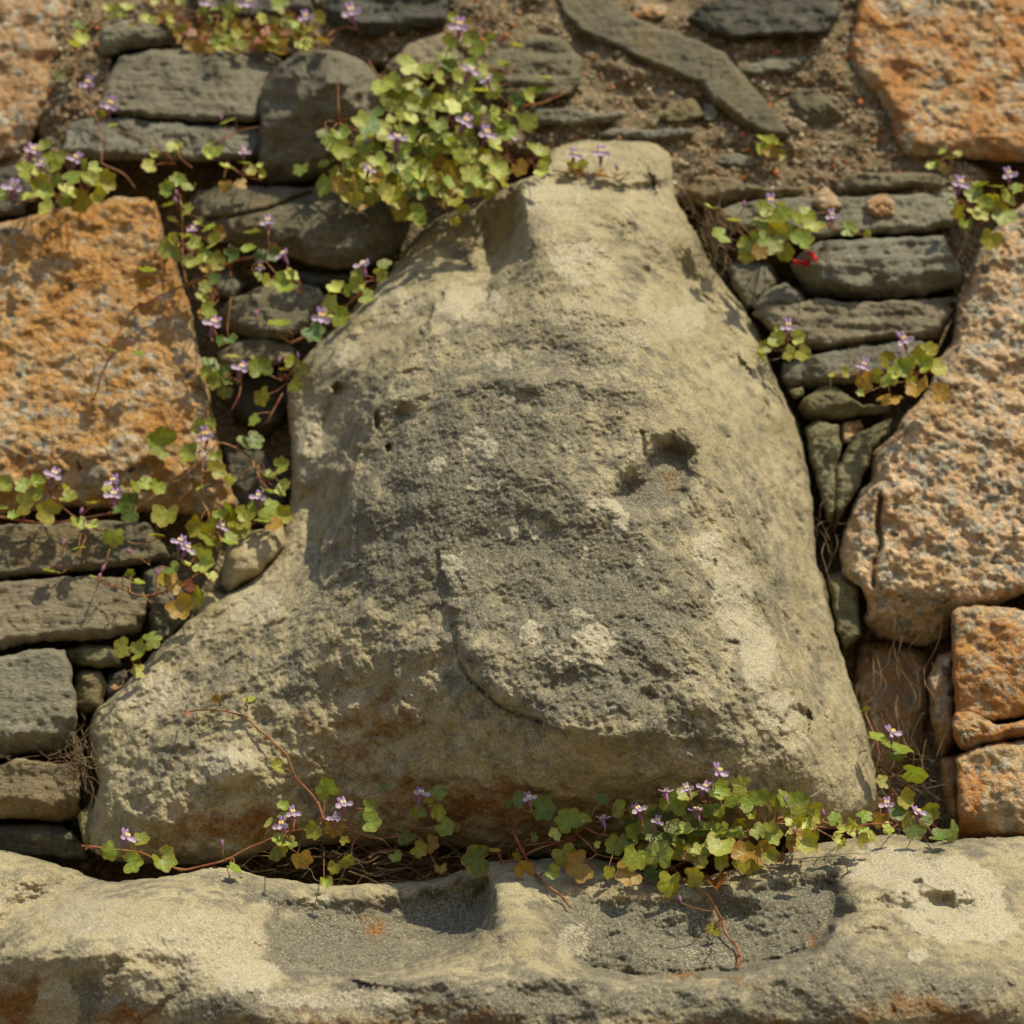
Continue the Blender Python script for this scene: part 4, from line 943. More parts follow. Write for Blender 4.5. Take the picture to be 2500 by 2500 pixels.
LC_ = {'g': (.26, .345, .035), 'p': (.46, .53, .10), 'd': (.105, .19, .035), 'y': (.35, .35, .03), 'o': (.38, .23, .03), 'r': (.30, .085, .03), 'b': (.28, .13, .04)}  # d is leaf green with shade put into the colour, for shaded leaves
TOCAM = -FWD
def depth_of(px, py, h):
    return float((P(px, py, h) - CAMP) @ FWD)
rp = random.Random(21)
def orient(o, loc, nrm, tip, size):
    z = Vector(nrm).normalized(); y = Vector(tip); y = (y - z * y.dot(z)).normalized(); x = y.cross(z)
    m = Matrix((x, y, z)).transposed().to_4x4()
    o.matrix_world = Matrix.Translation(Vector(loc)) @ m @ Matrix.Diagonal((size, size, size, 1))
PLANT_GROUP = 'trailing ivy-leaved plants rooted in the wall joints'
def plant(label, root, hmin, leaves, flowers=(), stems=(), buds=(), off=(.010, .026), hroot=None, cluster=(), srad=.0011, nostalk=False):
    """root: list of (x, y) rooting points; leaves: (x, y, px size, colour[, aspect])"""
    rx, ry = root[0]
    hr = hroot if hroot is not None else max(surf(rx, ry), hmin - .03)
    base = P(rx, ry, hr)
    e = empty('toadflax_plant', base, label, 'plant', PLANT_GROUP)
    inv = Matrix.Translation(-Vector(base))
    nodes = [(x, y, hr) for x, y in root]
    def put(o):
        o.parent = e; o.matrix_local = inv @ o.matrix_world
    lv = list(leaves)
    for cx, cy, rx_, ry_, n, s0, s1, cols in cluster:
        placed = []
        for k in range(n):
            for _ in range(12):
                a = rp.uniform(0, 6.283); r = math.sqrt(rp.random())
                x, y = cx + rx_ * r * math.cos(a), cy + ry_ * r * math.sin(a)
                if all((x - u) ** 2 + (y - v) ** 2 > (s0 * .62) ** 2 for u, v in placed): break
            placed.append((x, y)); lv.append((x, y, rp.uniform(s0, s1), rp.choice(cols)))
    for k, st in enumerate(stems):
        pts, rad = (st, srad) if not isinstance(st, tuple) else st
        path = []
        for i, p in enumerate(pts):
            h = p[2] if len(p) > 2 else max(surf(p[0], p[1]) + .008, hmin)
            path.append(P(p[0], p[1], h)); nodes.append((p[0], p[1], h))
        t = TM(); t.add(path, rad * .78, rad * .45, 6)
        o = t.link('stem', None, M_STEM); put(o)
    stalks = TM(); made = 0
    for lf in lv:
        x, y, s, c = lf[:4]; asp = lf[4] if len(lf) > 4 else 1.0
        s *= 1.13
        h = max(surf(x, y), surf(x, y + 25), hmin) + rp.uniform(*off)
        if c in 'yob' : h -= .004
        if c == 'd': h -= .006
        D = depth_of(x, y, h); size = s * K * D
        nd = sorted(nodes, key=lambda q: (q[0] - x) ** 2 + (q[1] - y) ** 2)[:2]; q = rp.choice(nd)
        dx, dy = x - q[0], y - q[1]; L = math.hypot(dx, dy) + 1e-6
        tipd = RIGHT * dx / L + UPV * (-dy / L) + np.array([rp.gauss(0, .5), rp.gauss(0, .2), rp.gauss(-.35, .45)])
        upw = .35 if asp > .8 else 1.6
        if c in 'yo': upw -= .25
        nrm = TOCAM * .85 + np.array([0, -.15, 1.0]) * upw + np.array([rp.gauss(.1, .34), rp.gauss(0, .25), rp.gauss(0, .30)])
        me = rp.choice(YOUNG if s < 34 and rp.random() < .6 else LEAVES)
        o = bpy.data.objects.new('leaf', me); COL.objects.link(o)
        col = LC_[c]; v = rp.uniform(.8, 1.2); w_ = rp.uniform(-.03, .03)
        o.color = (min(1, col[0] * v + w_), col[1] * v, col[2] * v, 1)
        # origin (stalk joint) sits a little behind the blade centre
        tp = Vector(tipd); z = Vector(nrm).normalized(); tp = (tp - z * tp.dot(z)).normalized()
        loc = Vector(P(x, y, h)) - tp * size * .10
        orient(o, loc, nrm, tipd, size); put(o)
        if not nostalk:
            b = P(q[0], q[1], q[2]); m_ = (b + np.array(loc)) / 2 + np.array([rp.gauss(0, .004), -.006, rp.uniform(-.004, .006)])
            stalks.add([b, b * .75 + m_ * .25 + np.array([0, -.002, 0]), m_, np.array(loc) * .85 + b * .15 + np.array([0, -.001, -.001]), np.array(loc)], .00060, .00042, 4)
        made += 1
    for fl in flowers:
        x, y, s = fl[:3]; yaw = fl[3] if len(fl) > 3 else rp.uniform(-.8, .8); pitch = fl[4] if len(fl) > 4 else rp.uniform(-.1, .35)
        h = max(surf(x, y), surf(x, y + 30), hmin) + rp.uniform(off[0] + .008, off[1] + .012)
        size = s * rp.uniform(.92, 1.18) * K * depth_of(x, y, h); loc = P(x, y, h)
        mw = Matrix.Translation(Vector(loc)) @ Matrix.Rotation(yaw, 4, 'Z') @ Matrix.Rotation(pitch - .25, 4, 'X') @ Matrix.Rotation(rp.gauss(0, .24), 4, 'Y') @ Matrix.Diagonal((size, size, size, 1))
        o = bpy.data.objects.new('flower', FL_TUBE); COL.objects.link(o); o.matrix_world = mw; put(o)
        for nm, me in (('upper_lip', FL_UP), ('lower_lip', FL_LOW), ('palate', FL_PAL)):
            c = bpy.data.objects.new(nm, me); COL.objects.link(c); c.parent = o
        q = min(nodes, key=lambda q: (q[0] - x) ** 2 + (q[1] - y - 40) ** 2)
        b = P(q[0], q[1], q[2]); tl = np.array((mw @ Vector((0, .42, -.42)))[:])
        stalks.add([b, (b + tl) / 2 + np.array([0, -.004, -.004]), tl - np.array([0, -.001, .004]), tl], .0006, .0005, 4)
    for x, y in buds:
        h = max(surf(x, y), hmin) + rp.uniform(*off); size = 30 * K * depth_of(x, y, h); loc = P(x, y, h)
        o = bpy.data.objects.new('bud', BUD); COL.objects.link(o)
        o.matrix_world = Matrix.Translation(Vector(loc)) @ Matrix.Rotation(rp.gauss(0, .4), 4, 'Y') @ Matrix.Diagonal((size, size, size, 1)); put(o)
        q = min(nodes, key=lambda q: (q[0] - x) ** 2 + (q[1] - y - 40) ** 2); b = P(q[0], q[1], q[2])
        stalks.add([b, (b + loc) / 2 + np.array([0, -.004, -.004]), loc - np.array([0, 0, size * .3])], .0005, .0005, 4)
    o = stalks.link('leaf_stalks', None, M_STEM, kind='stuff')
    if o: put(o)
    return e

plant('widest clump, with many lilac flowers, in the right half of the gap above the ledge', [(1560, 2075), (1650, 2070), (1740, 2070), (1830, 2060), (1600, 2050), (1700, 2050), (1950, 2040), (2060, 2040)], .165,
      [(1512, 1974, 50, 'p'), (1538, 1980, 35, 'g'), (1499, 2065, 55, 'g'), (1528, 2062, 50, 'd'), (1541, 2018, 50, 'd'), (1549, 2098, 70, 'g'), (1533, 2135, 75, 'o'), (1484, 2130, 40, 'y'), (1595, 2132, 50, 'd'), (1575, 2031, 45, 'g'),
       (1613, 2085, 80, 'g'), (1628, 1970, 50, 'g'), (1646, 1958, 72, 'g'), (1677, 1944, 55, 'p'), (1754, 1932, 62, 'g'), (1759, 1980, 40, 'g', .5), (1728, 2021, 60, 'g', .5), (1768, 2026, 45, 'g'), (1788, 2038, 40, 'g'), (1645, 2026, 40, 'p'),
       (1623, 2004, 60, 'd'), (1631, 2038, 55, 'd'), (1657, 2063, 42, 'p'), (1700, 2075, 40, 'p'), (1754, 2069, 76, 'p'), (1722, 2078, 40, 'g'), (1754, 2106, 50, 'y'), (1697, 2089, 62, 'o'), (1697, 2138, 55, 'y'), (1637, 2160, 78, 'y'),
       (1828, 2100, 82, 'y'), (1808, 2086, 60, 'o'), (1856, 2086, 64, 'o'), (1808, 1915, 55, 'p'), (1799, 1950, 60, 'g'), (1831, 1955, 62, 'g'), (1859, 1944, 45, 'g'), (1839, 1992, 28, 'g'), (1885, 1955, 45, 'g'), (1913, 1947, 52, 'g'),
       (1947, 1955, 62, 'g'), (1987, 1992, 50, 'g'), (1993, 1972, 40, 'y'), (2038, 1998, 42, 'g'), (1964, 2021, 54, 'p'), (1882, 2041, 62, 'g'), (1973, 2058, 62, 'y'), (1930, 2064, 45, 'o'), (2058, 2064, 42, 'p'), (2078, 2012, 42, 'g'),
       (2112, 1990, 45, 'g'), (2101, 2049, 45, 'y'), (2110, 2026, 30, 'p'), (1737, 2268, 36, 'y'), (1752, 2278, 22, 'y'), (1880, 2096, 30, 'b'), (1905, 2090, 32, 'b'), (2128, 2040, 34, 'y'), (1570, 2075, 36, 'g'), (1590, 1990, 30, 'd')],
      [(1677, 1926, 40, -.2, .1), (1720, 1923, 40, 0, .1), (1754, 1884, 44, .6, .3), (1558, 1977, 48, 0, .0), (1604, 2005, 34, .2, .2), (1626, 1938, 42, 0, -1.0), (1700, 1980, 42, .4, -.7), (1471, 2003, 44, 0, -1.0)],
      [([(1771, 2055), (1816, 2032), (1856, 2012), (1896, 2001), (1942, 1995), (1970, 1995)], .0022), [(1780, 2068), (1830, 2040), (1880, 2012), (1930, 1998)], [(1970, 1995), (2030, 2012), (2080, 2038), (2105, 2052)],
       [(1870, 2010), (1960, 2010), (2040, 2020), (2120, 2012), (2180, 2010)], [(1930, 1998), (1990, 2025), (2050, 2055)],
       ([(1560, 2095), (1605, 2118), (1634, 2125), (1680, 2150), (1720, 2180), (1745, 2220), (1762, 2250), (1775, 2280), (1795, 2310), (1806, 2335)], .0017), [(1725, 2190), (1737, 2225), (1748, 2262)],
       [(1806, 2320), (1800, 2345), (1796, 2365)], [(1806, 2325), (1812, 2345), (1806, 2365)], ([(1430, 2020), (1460, 2035), (1520, 2045), (1600, 2050), (1680, 2052)], .0016), [(1480, 1970), (1560, 1985), (1600, 2000)],
       [(1640, 2120), (1665, 2105), (1690, 2106)], [(1690, 2060), (1710, 2010), (1735, 1950)], [(1600, 2060), (1660, 2030), (1720, 2010)]],
      buds=[(2010, 1984), (1940, 2030), (1660, 2195), (1915, 1950)], off=(.012, .040), cluster=[(1640, 2030, 130, 60, 14, 30, 54, 'ggydp'), (1850, 2000, 170, 50, 16, 28, 50, 'ggypd'), (1720, 2085, 200, 26, 10, 30, 50, 'yyog'), (2030, 2030, 90, 26, 8, 26, 40, 'gypo')])
plant('trailing plant with a thick arching stem above the middle of the ledge', [(1300, 2070), (1380, 2060), (1440, 2070), (1255, 2035)], .160,
      [(1269, 1948, 46, 'd'), (1326, 1974, 72, 'd'), (1246, 1962, 30, 'd'), (1160, 2096, 82, 'd'), (1353, 2035, 36, 'p'), (1427, 1997, 38, 'p'), (1385, 2005, 74, 'g'), (1472, 1953, 36, 'd'), (1261, 2090, 30, 'y'), (1277, 2118, 54, 'o'),
       (1349, 2130, 40, 'g'), (1378, 2090, 64, 'y'), (1408, 2115, 84, 'o'), (1204, 2078, 40, 'o', .5), (1303, 2044, 26, 'd'), (1458, 2062, 20, 'p')],
      [(1292, 1948, 42, 0, .1)],
      [([(1253, 2029), (1268, 2070), (1290, 2110), (1320, 2140), (1350, 2165), (1375, 2190), (1392, 2215)], .0019), [(1253, 2029), (1262, 2010), (1280, 1990), (1288, 1965)], ([(1222, 2106), (1270, 2090), (1310, 2078), (1356, 2063), (1400, 2045)], .0016),
       [(1222, 2106), (1250, 2120), (1262, 2135)], [(1405, 2035), (1430, 2060), (1455, 2082), (1500, 2095), (1540, 2097)], [(1280, 2065), (1340, 2055), (1400, 2052)], [(1295, 2100), (1302, 2120), (1300, 2130)]], off=(.010, .030))
plant('plant in the dark hollow right of the boss with leaves facing up', [(2180, 1960), (2200, 2010), (2250, 2010), (2165, 1900), (2130, 1800)], .075,
      [(2142, 1805, 62, 'g', .6), (2193, 1826, 82, 'g', .7), (2188, 1852, 60, 'd', .6), (2235, 1888, 74, 'g'), (2152, 1909, 40, 'y'), (2209, 1950, 54, 'y'), (2266, 1976, 60, 'g'), (2214, 2002, 50, 'y'), (2230, 2028, 60, 'd'), (2188, 1986, 52, 'd'),
       (2147, 2002, 50, 'o'), (2297, 2043, 62, 'd'), (2328, 2033, 60, 'd'), (2168, 2023, 36, 'p'), (2145, 1960, 36, 'o'), (2260, 2000, 44, 'd'), (2111, 1730, 24, 'g')],
      [(2178, 1790, 42, .5, .1), (2165, 1964, 46, -.2, .1), (2240, 1984, 40)], [[(2112, 1740), (2130, 1800), (2150, 1850), (2165, 1900), (2180, 1950)], [(2160, 1840), (2162, 1890), (2180, 1940)]], off=(.012, .035))
plant('sparse plant with a long red runner rising across the underside of the boss', [(780, 2060), (860, 2070), (920, 2070), (700, 2060), (1030, 2060), (790, 2010)], .115,
      [(799, 1923, 62, 'g'), (693, 1970, 34, 'g'), (689, 1991, 30, 'p'), (658, 2012, 34, 'p'), (766, 2028, 50, 'y'), (816, 2024, 50, 'o'), (683, 2051, 50, 'g'), (710, 2057, 36, 'g'), (685, 2076, 42, 'y'), (671, 2086, 40, 'd'), (739, 2099, 56, 'o'),
       (840, 2051, 26, 'y'), (903, 1970, 42, 'g'), (909, 2008, 56, 'g'), (936, 1919, 24, 'd'), (843, 2099, 48, 'g'), (816, 2119, 38, 'y'), (795, 2155, 34, 'g'), (967, 2093, 36, 'g'), (992, 2049, 52, 'd'), (1071, 1935, 50, 'g'), (1066, 1984, 54, 'p'),
       (1019, 1987, 46, 'g'), (1086, 2023, 52, 'g'), (1055, 2062, 50, 'o'), (1024, 2075, 46, 'y'), (993, 2055, 50, 'd'), (1117, 2023, 28, 'o'), (1076, 2124, 34, 'o'), (530, 1705, 28, 'o'), (605, 1712, 38, 'p', .6), (675, 1873, 40, 'g'), (458, 1745, 20, 'r'), (1050, 1955, 28, 'p')],
      [(714, 1985, 40, .3, .2), (688, 2013, 38, -.3, .4), (838, 1964, 42, .1, 0), (818, 1998, 42, -.2, 0), (1027, 1938, 46, .3, -.1)],
      [([(790, 2000), (775, 1965), (750, 1930), (720, 1890), (695, 1850), (670, 1812), (640, 1780), (600, 1752), (560, 1737), (520, 1728), (480, 1732), (450, 1742)], .0018), [(530, 1728), (532, 1712)], [(603, 1750), (604, 1722)], [(790, 1998), (800, 1960), (800, 1930)],
       ([(790, 2000), (825, 2010), (855, 2022), (880, 2035), (920, 2042), (960, 2043), (1000, 2040)], .0015), [(880, 2035), (868, 2065), (858, 2090)], [(845, 1975), (850, 2005), (868, 2030)], [(720, 2000), (715, 2030)], [(900, 2095), (925, 2080), (960, 2078)]], off=(.008, .024), hroot=.06)
plant('small plant with one violet flower at the left end of the gap above the ledge', [(300, 2090), (400, 2105)], .105,
      [(269, 2080, 52, 'g'), (347, 2054, 48, 'g'), (326, 2106, 58, 'g'), (409, 2078, 38, 'p'), (396, 2111, 64, 'g'), (572, 2121, 46, 'g', .5), (212, 2068, 16, 'r')], [(308, 2044, 46, .7, .1)],
      [([(200, 2065), (225, 2070), (290, 2078), (340, 2090), (395, 2105), (440, 2115), (490, 2117), (550, 2100), (600, 2080), (640, 2060), (670, 2045), (710, 2030), (760, 2022)], .0016), [(570, 2095), (572, 2118)]], buds=[(543, 2058)], off=(.008, .02))
plant('four leafed sprig in the joint left of the boss below the slates', [(330, 1630), (345, 1640)], .055, [(298, 1583, 54, 'y'), (373, 1560, 58, 'g'), (344, 1593, 58, 'g'), (336, 1640, 42, 'y'), (285, 1681, 30, 'b', .5)], hroot=.03)
plant('plant with ochre lower leaves and a runner crossing the slates left of the cream stone', [(480, 1410), (470, 1430), (475, 1390)], .065,
      [(423, 1388, 44, 'g'), (485, 1345, 40, 'g'), (504, 1373, 66, 'p'), (516, 1407, 34, 'p'), (417, 1422, 62, 'o'), (439, 1484, 70, 'o'), (482, 1460, 58, 'y'), (454, 1379, 30, 'p', .5), (318, 1397, 26, 'g'), (336, 1425, 42, 'g', .5), (228, 1410, 24, 'p', .6), (392, 1412, 40, 'y'), (462, 1430, 34, 'r')],
      [(439, 1323, 46, -.1, .1), (456, 1340, 42, .6, .2)], [([(485, 1400), (448, 1428), (408, 1444), (367, 1453), (336, 1453), (299, 1441), (259, 1428), (234, 1416)], .0015), [(317, 1446), (316, 1412)], [(383, 1450), (384, 1405)], [(350, 1453), (372, 1466), (385, 1456)]],
      buds=[(384, 1397), (243, 1407)], hroot=.035)
plant('row of yellow green leaves along the foot of the large orange granite block', [(60, 1265), (200, 1262), (330, 1250), (130, 1268)], .055,
      [(13, 1180, 46, 'g'), (57, 1185, 50, 'g'), (88, 1175, 40, 'g'), (93, 1205, 52, 'y'), (62, 1231, 62, 'y'), (116, 1247, 68, 'y'), (0, 1242, 42, 'g'), (168, 1216, 50, 'g'), (264, 1195, 38, 'y'), (233, 1229, 44, 'y', .5), (191, 1278, 46, 'g'), (228, 1283, 38, 'p'),
       (277, 1314, 58, 'g'), (191, 1335, 50, 'g', .4), (122, 1394, 44, 'g', .5), (321, 1190, 46, 'g'), (352, 1180, 42, 'g'), (383, 1190, 46, 'g'), (310, 1231, 62, 'd'), (316, 1255, 52, 'd'), (404, 1262, 74, 'y'), (380, 1304, 44, 'p', .6), (290, 1247, 40, 'd'), (160, 1195, 34, 'y'), (30, 1260, 30, 'g')],
      [(130, 1160, 46, .3, .1), (277, 1176, 40), (277, 1210, 46, 0, .1)], [([(-20, 1258), (60, 1273), (120, 1273), (190, 1268), (270, 1258), (340, 1250)], .0018), [(200, 1270), (240, 1290), (280, 1305), (330, 1322), (370, 1325), (385, 1315)],
       [(210, 1310), (190, 1350), (160, 1390), (140, 1400)], [(126, 1210), (150, 1235), (180, 1262)], [(365, 1325), (364, 1380)], [(268, 1340), (255, 1385)]], buds=[(199, 1247), (155, 1325), (313, 1345), (252, 1387)], hroot=.03)
plant('tangled plant with arching stems between the orange granite and the cream stone', [(540, 1300), (600, 1290), (660, 1290), (400, 1240), (495, 1130)], .05,
      [(386, 1081, 84, 'g'), (464, 1109, 60, 'g'), (485, 1037, 42, 'g'), (513, 1034, 38, 'g'), (622, 1028, 40, 'g'), (616, 1078, 68, 'd'), (526, 1115, 38, 'y'), (529, 1149, 52, 'y'), (560, 1171, 34, 'y'), (492, 1189, 42, 'p', .4), (690, 1137, 46, 'g'), (656, 1165, 42, 'g'),
       (653, 1199, 38, 'g'), (684, 1199, 38, 'g'), (697, 1183, 32, 'g'), (662, 1245, 64, 'p'), (622, 1242, 46, 'g'), (591, 1255, 46, 'g'), (557, 1248, 46, 'g'), (551, 1270, 72, 'y'), (479, 1286, 62, 'y'), (513, 1289, 60, 'y'), (507, 1317, 60, 'g'), (585, 1292, 62, 'y'),
       (694, 1258, 50, 'y'), (672, 1280, 50, 'o'), (560, 1320, 50, 'g'), (600, 1270, 50, 'y'), (520, 1325, 40, 'y'), (640, 1270, 46, 'g'), (535, 1262, 40, 'p')],
      [(631, 1214, 42, 0, .1), (541, 1286, 36, .5, .3), (500, 1062, 40, 0, .6)],
      [([(638, 1180), (628, 1137), (610, 1112), (579, 1093), (541, 1087), (507, 1099), (495, 1124)], .0016), ([(495, 1124), (494, 1160), (496, 1220), (505, 1250), (520, 1285), (535, 1310), (538, 1340), (535, 1360)], .0017), [(495, 1124), (450, 1150), (410, 1180), (370, 1220), (340, 1235)],
       [(500, 1100), (502, 1075), (500, 1062)], [(480, 1130), (460, 1170), (470, 1195), (440, 1215), (420, 1240)], [(690, 960), (660, 1010), (645, 1035)]], hroot=.01)
plant('plant with one yellow leaf in the dark joint right of the large orange granite', [(690, 930), (560, 930), (600, 940)], .035,
      [(515, 895, 62, 'd'), (548, 915, 56, 'd'), (524, 930, 46, 'g'), (571, 871, 46, 'p', .6), (633, 897, 64, 'g'), (620, 882, 36, 'g'), (713, 881, 42, 'y'), (735, 903, 50, 'y'), (692, 903, 28, 'y', .5), (722, 940, 40, 'g'), (637, 970, 56, 'y'), (549, 957, 42, 'd'), (500, 910, 40, 'g')],
      [(589, 900, 44, 0, .1)], [[(690, 930), (665, 920), (650, 912)], [(637, 965), (670, 955), (700, 935)], [(589, 930), (585, 970), (565, 1000)]], buds=[(682, 878), (727, 865)], hroot=0)
plant('sprig against the left shoulder of the boss on an orange stem', [(710, 838), (860, 740), (810, 779)], .05,
      [(819, 707, 48, 'p'), (806, 741, 58, 'p'), (831, 769, 56, 'g'), (878, 670, 44, 'g'), (872, 695, 46, 'p'), (897, 726, 44, 'p'), (931, 670, 38, 'p'), (766, 813, 62, 'd'), (679, 794, 60, 'g', .4), (937, 645, 40, 'd'), (850, 705, 36, 'g'), (800, 760, 36, 'p')],
      [(887, 648, 42), (782, 775, 46, .3, .5)], [([(710, 838), (754, 816), (810, 779), (865, 729), (925, 690)], .0017)], buds=[(625, 765)], hroot=.02)
plant('plant trailing one long bare runner over the face of the large orange granite block', [(640, 640), (560, 660), (520, 700)], .055,
      [(620, 570, 62, 'd', .5), (570, 623, 46, 'd'), (605, 608, 40, 'g'), (633, 623, 40, 'd'), (670, 620, 44, 'd'), (623, 676, 42, 'g'), (654, 688, 38, 'y'), (695, 692, 70, 'g'), (524, 682, 40, 'd'), (499, 701, 36, 'g'), (496, 726, 36, 'y'), (508, 757, 46, 'g'), (499, 769, 42, 'o'),
       (533, 831, 36, 'd'), (564, 831, 38, 'd'), (360, 664, 50, 'g', .6), (354, 690, 40, 'o'), (274, 857, 42, 'g', .4), (334, 862, 46, 'g', .6), (218, 927, 26, 'o'), (710, 670, 40, 'p')],
      [(654, 541, 42), (692, 623, 46, -.6, .1), (521, 791, 46, 0, .1), (635, 650, 30, 0, 1.)],
      [([(640, 625), (580, 633), (536, 651), (474, 685), (412, 713), (362, 732), (331, 756), (300, 797), (279, 838), (264, 880), (238, 921), (222, 942)], .0020), [(650, 640), (690, 680), (740, 720)], [(654, 545), (654, 600), (650, 640)], [(362, 730), (358, 700)], [(222, 942), (208, 932), (212, 918)]],
      buds=[(562, 605), (625, 765)], hroot=.02)
plant('clump hanging over the top right corner of the large orange granite block', [(450, 560), (445, 620), (440, 500)], .06,
      [(434, 440, 46, 'g'), (409, 459, 46, 'g'), (412, 502, 52, 'g', .4), (459, 511, 38, 'p'), (487, 543, 28, 'p'), (511, 555, 40, 'g'), (452, 580, 40, 'g', .6), (474, 595, 42, 'p'), (527, 592, 54, 'p'), (533, 570, 46, 'o'), (412, 608, 64, 'g'), (430, 620, 40, 'y'), (471, 639, 58, 'p'), (505, 630, 42, 'g'),
       (527, 640, 52, 'y'), (455, 455, 36, 'g'), (475, 460, 26, 'g'), (420, 585, 40, 'y'), (490, 610, 36, 'g'), (420, 540, 34, 'y', .5), (500, 660, 30, 'o')],
      [(470, 560, 26)], [([(435, 470), (443, 520), (446, 580), (447, 640), (455, 690)], .0017), [(447, 600), (470, 620)]], buds=[(430, 470), (428, 488)], hroot=.02)
plant('thin plant creeping along the edge of the lower slate slab at the upper left', [(560, 400), (430, 400), (600, 430)], .055,
      [(362, 406, 42, 'y'), (422, 357, 40, 'p'), (375, 375, 24, 'p'), (518, 370, 54, 'g'), (505, 375, 34, 'p'), (551, 295, 46, 'g', .6), (551, 409, 42, 'p', .6), (595, 399, 36, 'g', .6), (611, 419, 38, 'y'), (549, 455, 36, 'o'), (587, 448, 38, 'o'), (634, 406, 22, 'p'), (274, 307, 30, 'g', .5), (440, 355, 22, 'y'), (640, 425, 24, 'y')],
      [(595, 370, 40, .3, .3)], [[(549, 342), (580, 318), (632, 310)], [(549, 342), (549, 310)], [(430, 365), (445, 390), (470, 410)], [(560, 405), (600, 430), (640, 440)]], buds=[(538, 285)], hroot=.02)
plant('rounded leafy clump with violet flowers standing on the left end of the orange granite block', [(150, 500), (90, 490), (210, 480)], .06,
      [(109, 357, 42, 'g'), (60, 414, 54, 'g'), (114, 388, 46, 'g'), (135, 409, 54, 'g'), (207, 414, 54, 'g'), (254, 445, 62, 'y'), (88, 455, 48, 'g'), (111, 470, 54, 'g'), (67, 480, 44, 'p'), (168, 470, 60, 'p'), (116, 512, 56, 'p'), (202, 492, 64, 'y'), (160, 500, 48, 'g'), (217, 440, 54, 'p'),
       (5, 476, 44, 'g'), (176, 435, 50, 'g'), (140, 440, 46, 'g'), (90, 420, 44, 'p'), (235, 480, 46, 'y'), (230, 410, 40, 'g'), (100, 440, 40, 'y'), (150, 380, 36, 'g')],
      [(78, 369, 46, .5, .2), (184, 388, 48, 0, .3), (31, 458, 60, .1, .2), (100, 400, 30)], hroot=.02, off=(.01, .04))
plant('wiry plant with a long thin stem between the tan granite and the upper slates', [(200, 140), (240, 60)], .04,
      [(192, 60, 38, 'd'), (196, 93, 42, 'p'), (178, 111, 42, 'p', .4), (280, 26, 46, 'p'), (311, 20, 38, 'p'), (296, 38, 34, 'g'), (262, 20, 30, 'p'), (145, 189, 32, 'd'), (250, 278, 24, 'y'), (330, 60, 28, 'o')],
      [(215, 204, 44, -.2, .5), (269, 256, 46, 0, .5)], [([(290, 40), (250, 50), (210, 80), (192, 130), (180, 195), (190, 230), (215, 260), (240, 295), (250, 350), (248, 400)], .0015), [(248, 400), (300, 430), (330, 460)]], hroot=.01)
plant('low mat of reddish and ochre leaves along the top edge above the left slates', [(500, 100), (580, 90), (660, 95), (730, 80), (450, 80)], .02,
      [(520, 18, 44, 'g'), (560, 26, 48, 'g'), (680, 10, 52, 'g'), (745, 108, 44, 'p'), (585, 128, 34, 'g'), (790, 100, 46, 'o', .6), (498, 28, 34, 'p'), (415, 38, 34, 'o'), (655, 95, 46, 'g'), (640, 45, 40, 'p'), (700, 50, 46, 'o'), (780, 40, 36, 'y'), (590, 20, 40, 'g'), (740, 75, 36, 'p'), (450, 70, 36, 'y')],
      [(510, 5, 52, 0, .5), (606, 7, 54, 0, .5), (746, 42, 46, 0, .4), (857, 29, 52, 0, .4)], [([(440, 52), (480, 44), (540, 42), (580, 45)], .0018), [(660, 65), (700, 66), (735, 60)], [(800, 85), (830, 70), (800, 110), (770, 120)]],
      cluster=[(560, 85, 130, 42, 42, 26, 42, 'yoroyrog'), (690, 85, 70, 42, 18, 26, 42, 'yorogp'), (400, 30, 60, 34, 10, 22, 34, 'orgp')], hroot=.01, off=(.004, .018))
